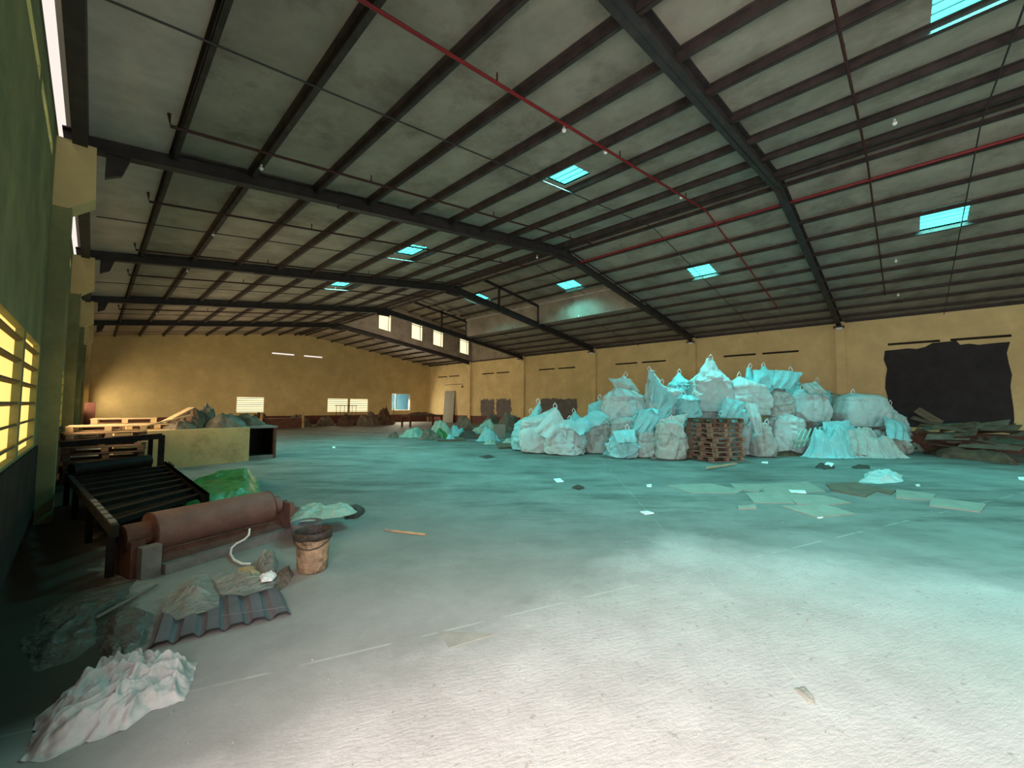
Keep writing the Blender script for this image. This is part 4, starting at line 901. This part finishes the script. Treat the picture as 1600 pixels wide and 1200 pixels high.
blob('black_bag', [(1328, 731), (1342, 726), (1358, 728), (1360, 733), (1340, 733)], 0, .04, 'bucketrim', 'flat black rag behind the white sheet', 'rag', 102)
for i, (px, lb) in enumerate([([(865, 748), (875, 747), (881, 752), (870, 753)], 'white scrap on the open floor, middle'), ([(1232, 765), (1258, 766), (1260, 770), (1236, 769)], 'long white scrap on the cardboard sheets'), ([(1019, 712), (1026, 712), (1026, 715), (1018, 715)], 'white scrap in front of the stout grey sack'), ([(1190, 721), (1200, 721), (1200, 724), (1190, 723)], 'white scrap right of the pallet stack'), ([(1010, 757), (1018, 756), (1018, 760), (1011, 760)], 'small white scrap left of the cardboard sheets'), ([(1000, 799), (1012, 798), (1022, 801), (1008, 803)], 'pale scrap at the edge of the scraped floor'), ([(519, 698), (523, 697), (524, 700), (520, 700)], 'tiny white scrap on the far floor'), ([(1275, 807), (1284, 805), (1286, 808), (1278, 809)], 'white scrap at the nearest cardboard edge'), ([(1590, 745), (1600, 745), (1600, 750), (1592, 749)], 'white scrap at the right edge of the picture'), ([(1430, 757), (1436, 756), (1438, 759), (1432, 759)], 'white speck right of the white sheet')]):
    sheet('paper_scrap', px, 'white', lb, 'paper', .012)
blob('rag', [(893, 763), (902, 760), (914, 763), (905, 766)], 0, .05, 'bucketrim', 'small black rag on the open floor before the sacks', 'rag', 103)
blob('rag', [(748, 714), (762, 711), (775, 714), (760, 717)], 0, .03, 'bucketrim', 'flat dark rag on the floor before the box', 'rag', 104)
# crumbs of concrete on the near floor
rnd = random.Random(5); mb = MB()
for k in range(420):
    x = rnd.uniform(.3, 6.5); y = rnd.uniform(-1.5, 6.0)
    if math.hypot(x, y) < 1.0: continue
    s_ = rnd.uniform(.003, .009); mb.box((x, y, s_*.4), (s_*rnd.uniform(.7, 2), s_, s_*.8), Matrix.Rotation(rnd.uniform(0, 3), 3, 'Z'))
tag(mb.build('concrete_crumbs', 'card'), 'tiny pale crumbs scattered over the near floor', 'debris', kind='stuff')
blob('leaf_scrap', [(1240, 1076), (1256, 1072), (1272, 1088), (1274, 1102), (1262, 1098), (1250, 1086)], 0, .012, 'filmscrap', 'small torn olive scrap on the scraped floor, lower right', 'scrap', 105, edge=.001)
sheet('film_scrap', [(686, 986), (775, 990), (702, 1012)], 'filmscrap', 'triangular grey-brown film scrap on the near floor', 'scrap', .003)
for i, a in enumerate([(862, 924, 672, 703, 'bag', 'spread white skirt of sheeting at the foot of the slumped sack'), (1276, 1350, 664, 717, 'bagblue', 'pale blue sheeting spilling onto the floor below the boxy sack'), (1340, 1442, 674, 717, 'bag2', 'grey crumpled sheeting spread at the right foot of the heap'), (946, 1000, 686, 712, 'bagblue', 'pale blue crumpled sheet spilling from the torn sack'), (1150, 1200, 690, 712, 'bag2', 'dusty sheeting at the foot of the narrow grey sack'), (1422, 1452, 688, 706, 'palegreen', 'small pale green sheet end at the right of the heap')]):
    pile(*a, 300+i, name='loose_sheeting', cat='plastic', group='loose sheeting at the foot of the sacks', cre=44, fold=.8, nu=120, nv=40, back=.3)

def flap(cs, mat, label, seed, name='loose_sheeting', bulge=.08, folds=3, nx=26, ny=22, cat='plastic', group='loose sheeting on the sacks'):
    """piece of slack cloth spanned between 4 points of the place; cs = (photo x, photo y, forward depth)"""
    P = [S(*c) for c in cs]; mb = MB(); fw = -FW; sd_ = Vector((seed*2.3, seed*1.1, 0)); sz = (P[0]-P[2]).length
    for j in range(ny+1):
        for i in range(nx+1):
            u, v = i/nx, j/ny; p = P[0].lerp(P[1], u).lerp(P[3].lerp(P[2], u), v)
            q = p*2.2+sd_; b = bulge*math.sin(math.pi*u)*math.sin(math.pi*v)+.035*sz*math.sin(u*folds*6.28+v*3+seed+2*noise.noise(q))*(.3+v)+.05*sz*fbm(q)
            e = .05*sz*noise.noise(q*2.5+Vector((4, 4, 4)))
            mb.v.append(p+fw*b+Vector((0, 0, e*(1 if j in (0, ny) else .4)))+RT*(e*.8 if i in (0, nx) else 0))
    for v in mb.v: v.z = max(v.z, .01)
    n0 = len(mb.v); mb.v += [v-fw*.006 for v in mb.v]
    for j in range(ny):
        for i in range(nx):
            a = j*(nx+1)+i; mb.f.append((a, a+1, a+nx+2, a+nx+1)); mb.f.append((n0+a+nx+1, n0+a+nx+2, n0+a+1, n0+a))
    return lone(mb, name, mat, label, cat, group, smooth=True)
FL = [([(868, 636, 12.6), (884, 660, 12.5), (858, 690, 12.2), (834, 672, 12.4)], 'bag', 'white cloth corner hanging down from the pointed sack at the left'),
 ([(1015, 576, 12.6), (1058, 628, 12.6), (1040, 660, 12.4), (1018, 626, 12.5)], 'bagblue', 'pale blue flap drawn to a sharp corner at the upper left of the heap'),
 ([(1000, 640, 12.3), (1034, 652, 12.2), (1014, 686, 12.0), (988, 668, 12.1)], 'bagblue', 'smooth pale blue panel of cloth slanting down in the middle of the heap'),
 ([(1030, 655, 12.0), (1075, 645, 12.0), (1070, 662, 11.7), (1022, 682, 11.8)], 'bag2', 'dusty grey flap folded over the stout grey sack'),
 ([(1130, 620, 12.2), (1168, 628, 12.3), (1150, 656, 12.0), (1128, 650, 12.0)], 'bagblue', 'pale blue triangular flap above the pallet stack'),
 ([(1162, 628, 12.5), (1184, 632, 12.5), (1194, 672, 12.2), (1180, 676, 12.1)], 'bag', 'white tongue of cloth hanging right of the pallet stack'),
 ([(1176, 578, 13.6), (1214, 578, 13.6), (1206, 608, 13.3), (1180, 600, 13.3)], 'bagblue', 'pale blue cloth stretched between the raised corners at the back top'),
 ([(1212, 578, 13.5), (1254, 582, 13.5), (1240, 608, 13.3), (1206, 606, 13.3)], 'bagblue', 'pale blue creased cloth at the right of the back top'),
 ([(1250, 602, 13.4), (1275, 596, 13.6), (1300, 618, 13.4), (1262, 612, 13.2)], 'bag2', 'grey flap over the full sack at the right end'),
 ([(1284, 660, 12.9), (1330, 656, 13.0), (1324, 698, 12.5), (1296, 700, 12.4)], 'bagblue', 'bright pale blue sheet draped below the boxy sack'),
 ([(1380, 650, 13.2), (1414, 660, 13.3), (1420, 688, 12.9), (1388, 684, 12.8)], 'bagblue', 'pale blue torn sheet right below the boxy sack'),
 ([(1322, 672, 12.8), (1362, 668, 12.8), (1384, 708, 12.4), (1330, 712, 12.3)], 'bag2', 'grey-brown twisted sheet in the middle of the right pile'),
 ([(892, 662, 12.1), (932, 640, 12.8), (952, 652, 12.6), (905, 682, 12.0)], 'bagblue', 'pale blue sheet lying across the low sacks left of centre'),
 ([(920, 632, 14.0), (952, 620, 14.0), (948, 648, 13.7), (918, 656, 13.7)], 'bagblue', 'pale blue creased flap standing up beside the ribbed sack'),
 ([(956, 674, 11.5), (992, 670, 11.6), (996, 690, 11.3), (966, 692, 11.3)], 'bagblue', 'bright pale blue cloth over the small torn sack'),
 ([(950, 590, 12.8), (985, 592, 12.9), (1000, 612, 12.7), (962, 606, 12.6)], 'bag2', 'frayed cloth over the top of the ribbed sack')]
for i, (cs_, mt, lb) in enumerate(FL): flap(cs_, mt, lb, 400+i, folds=1.5+i % 3)
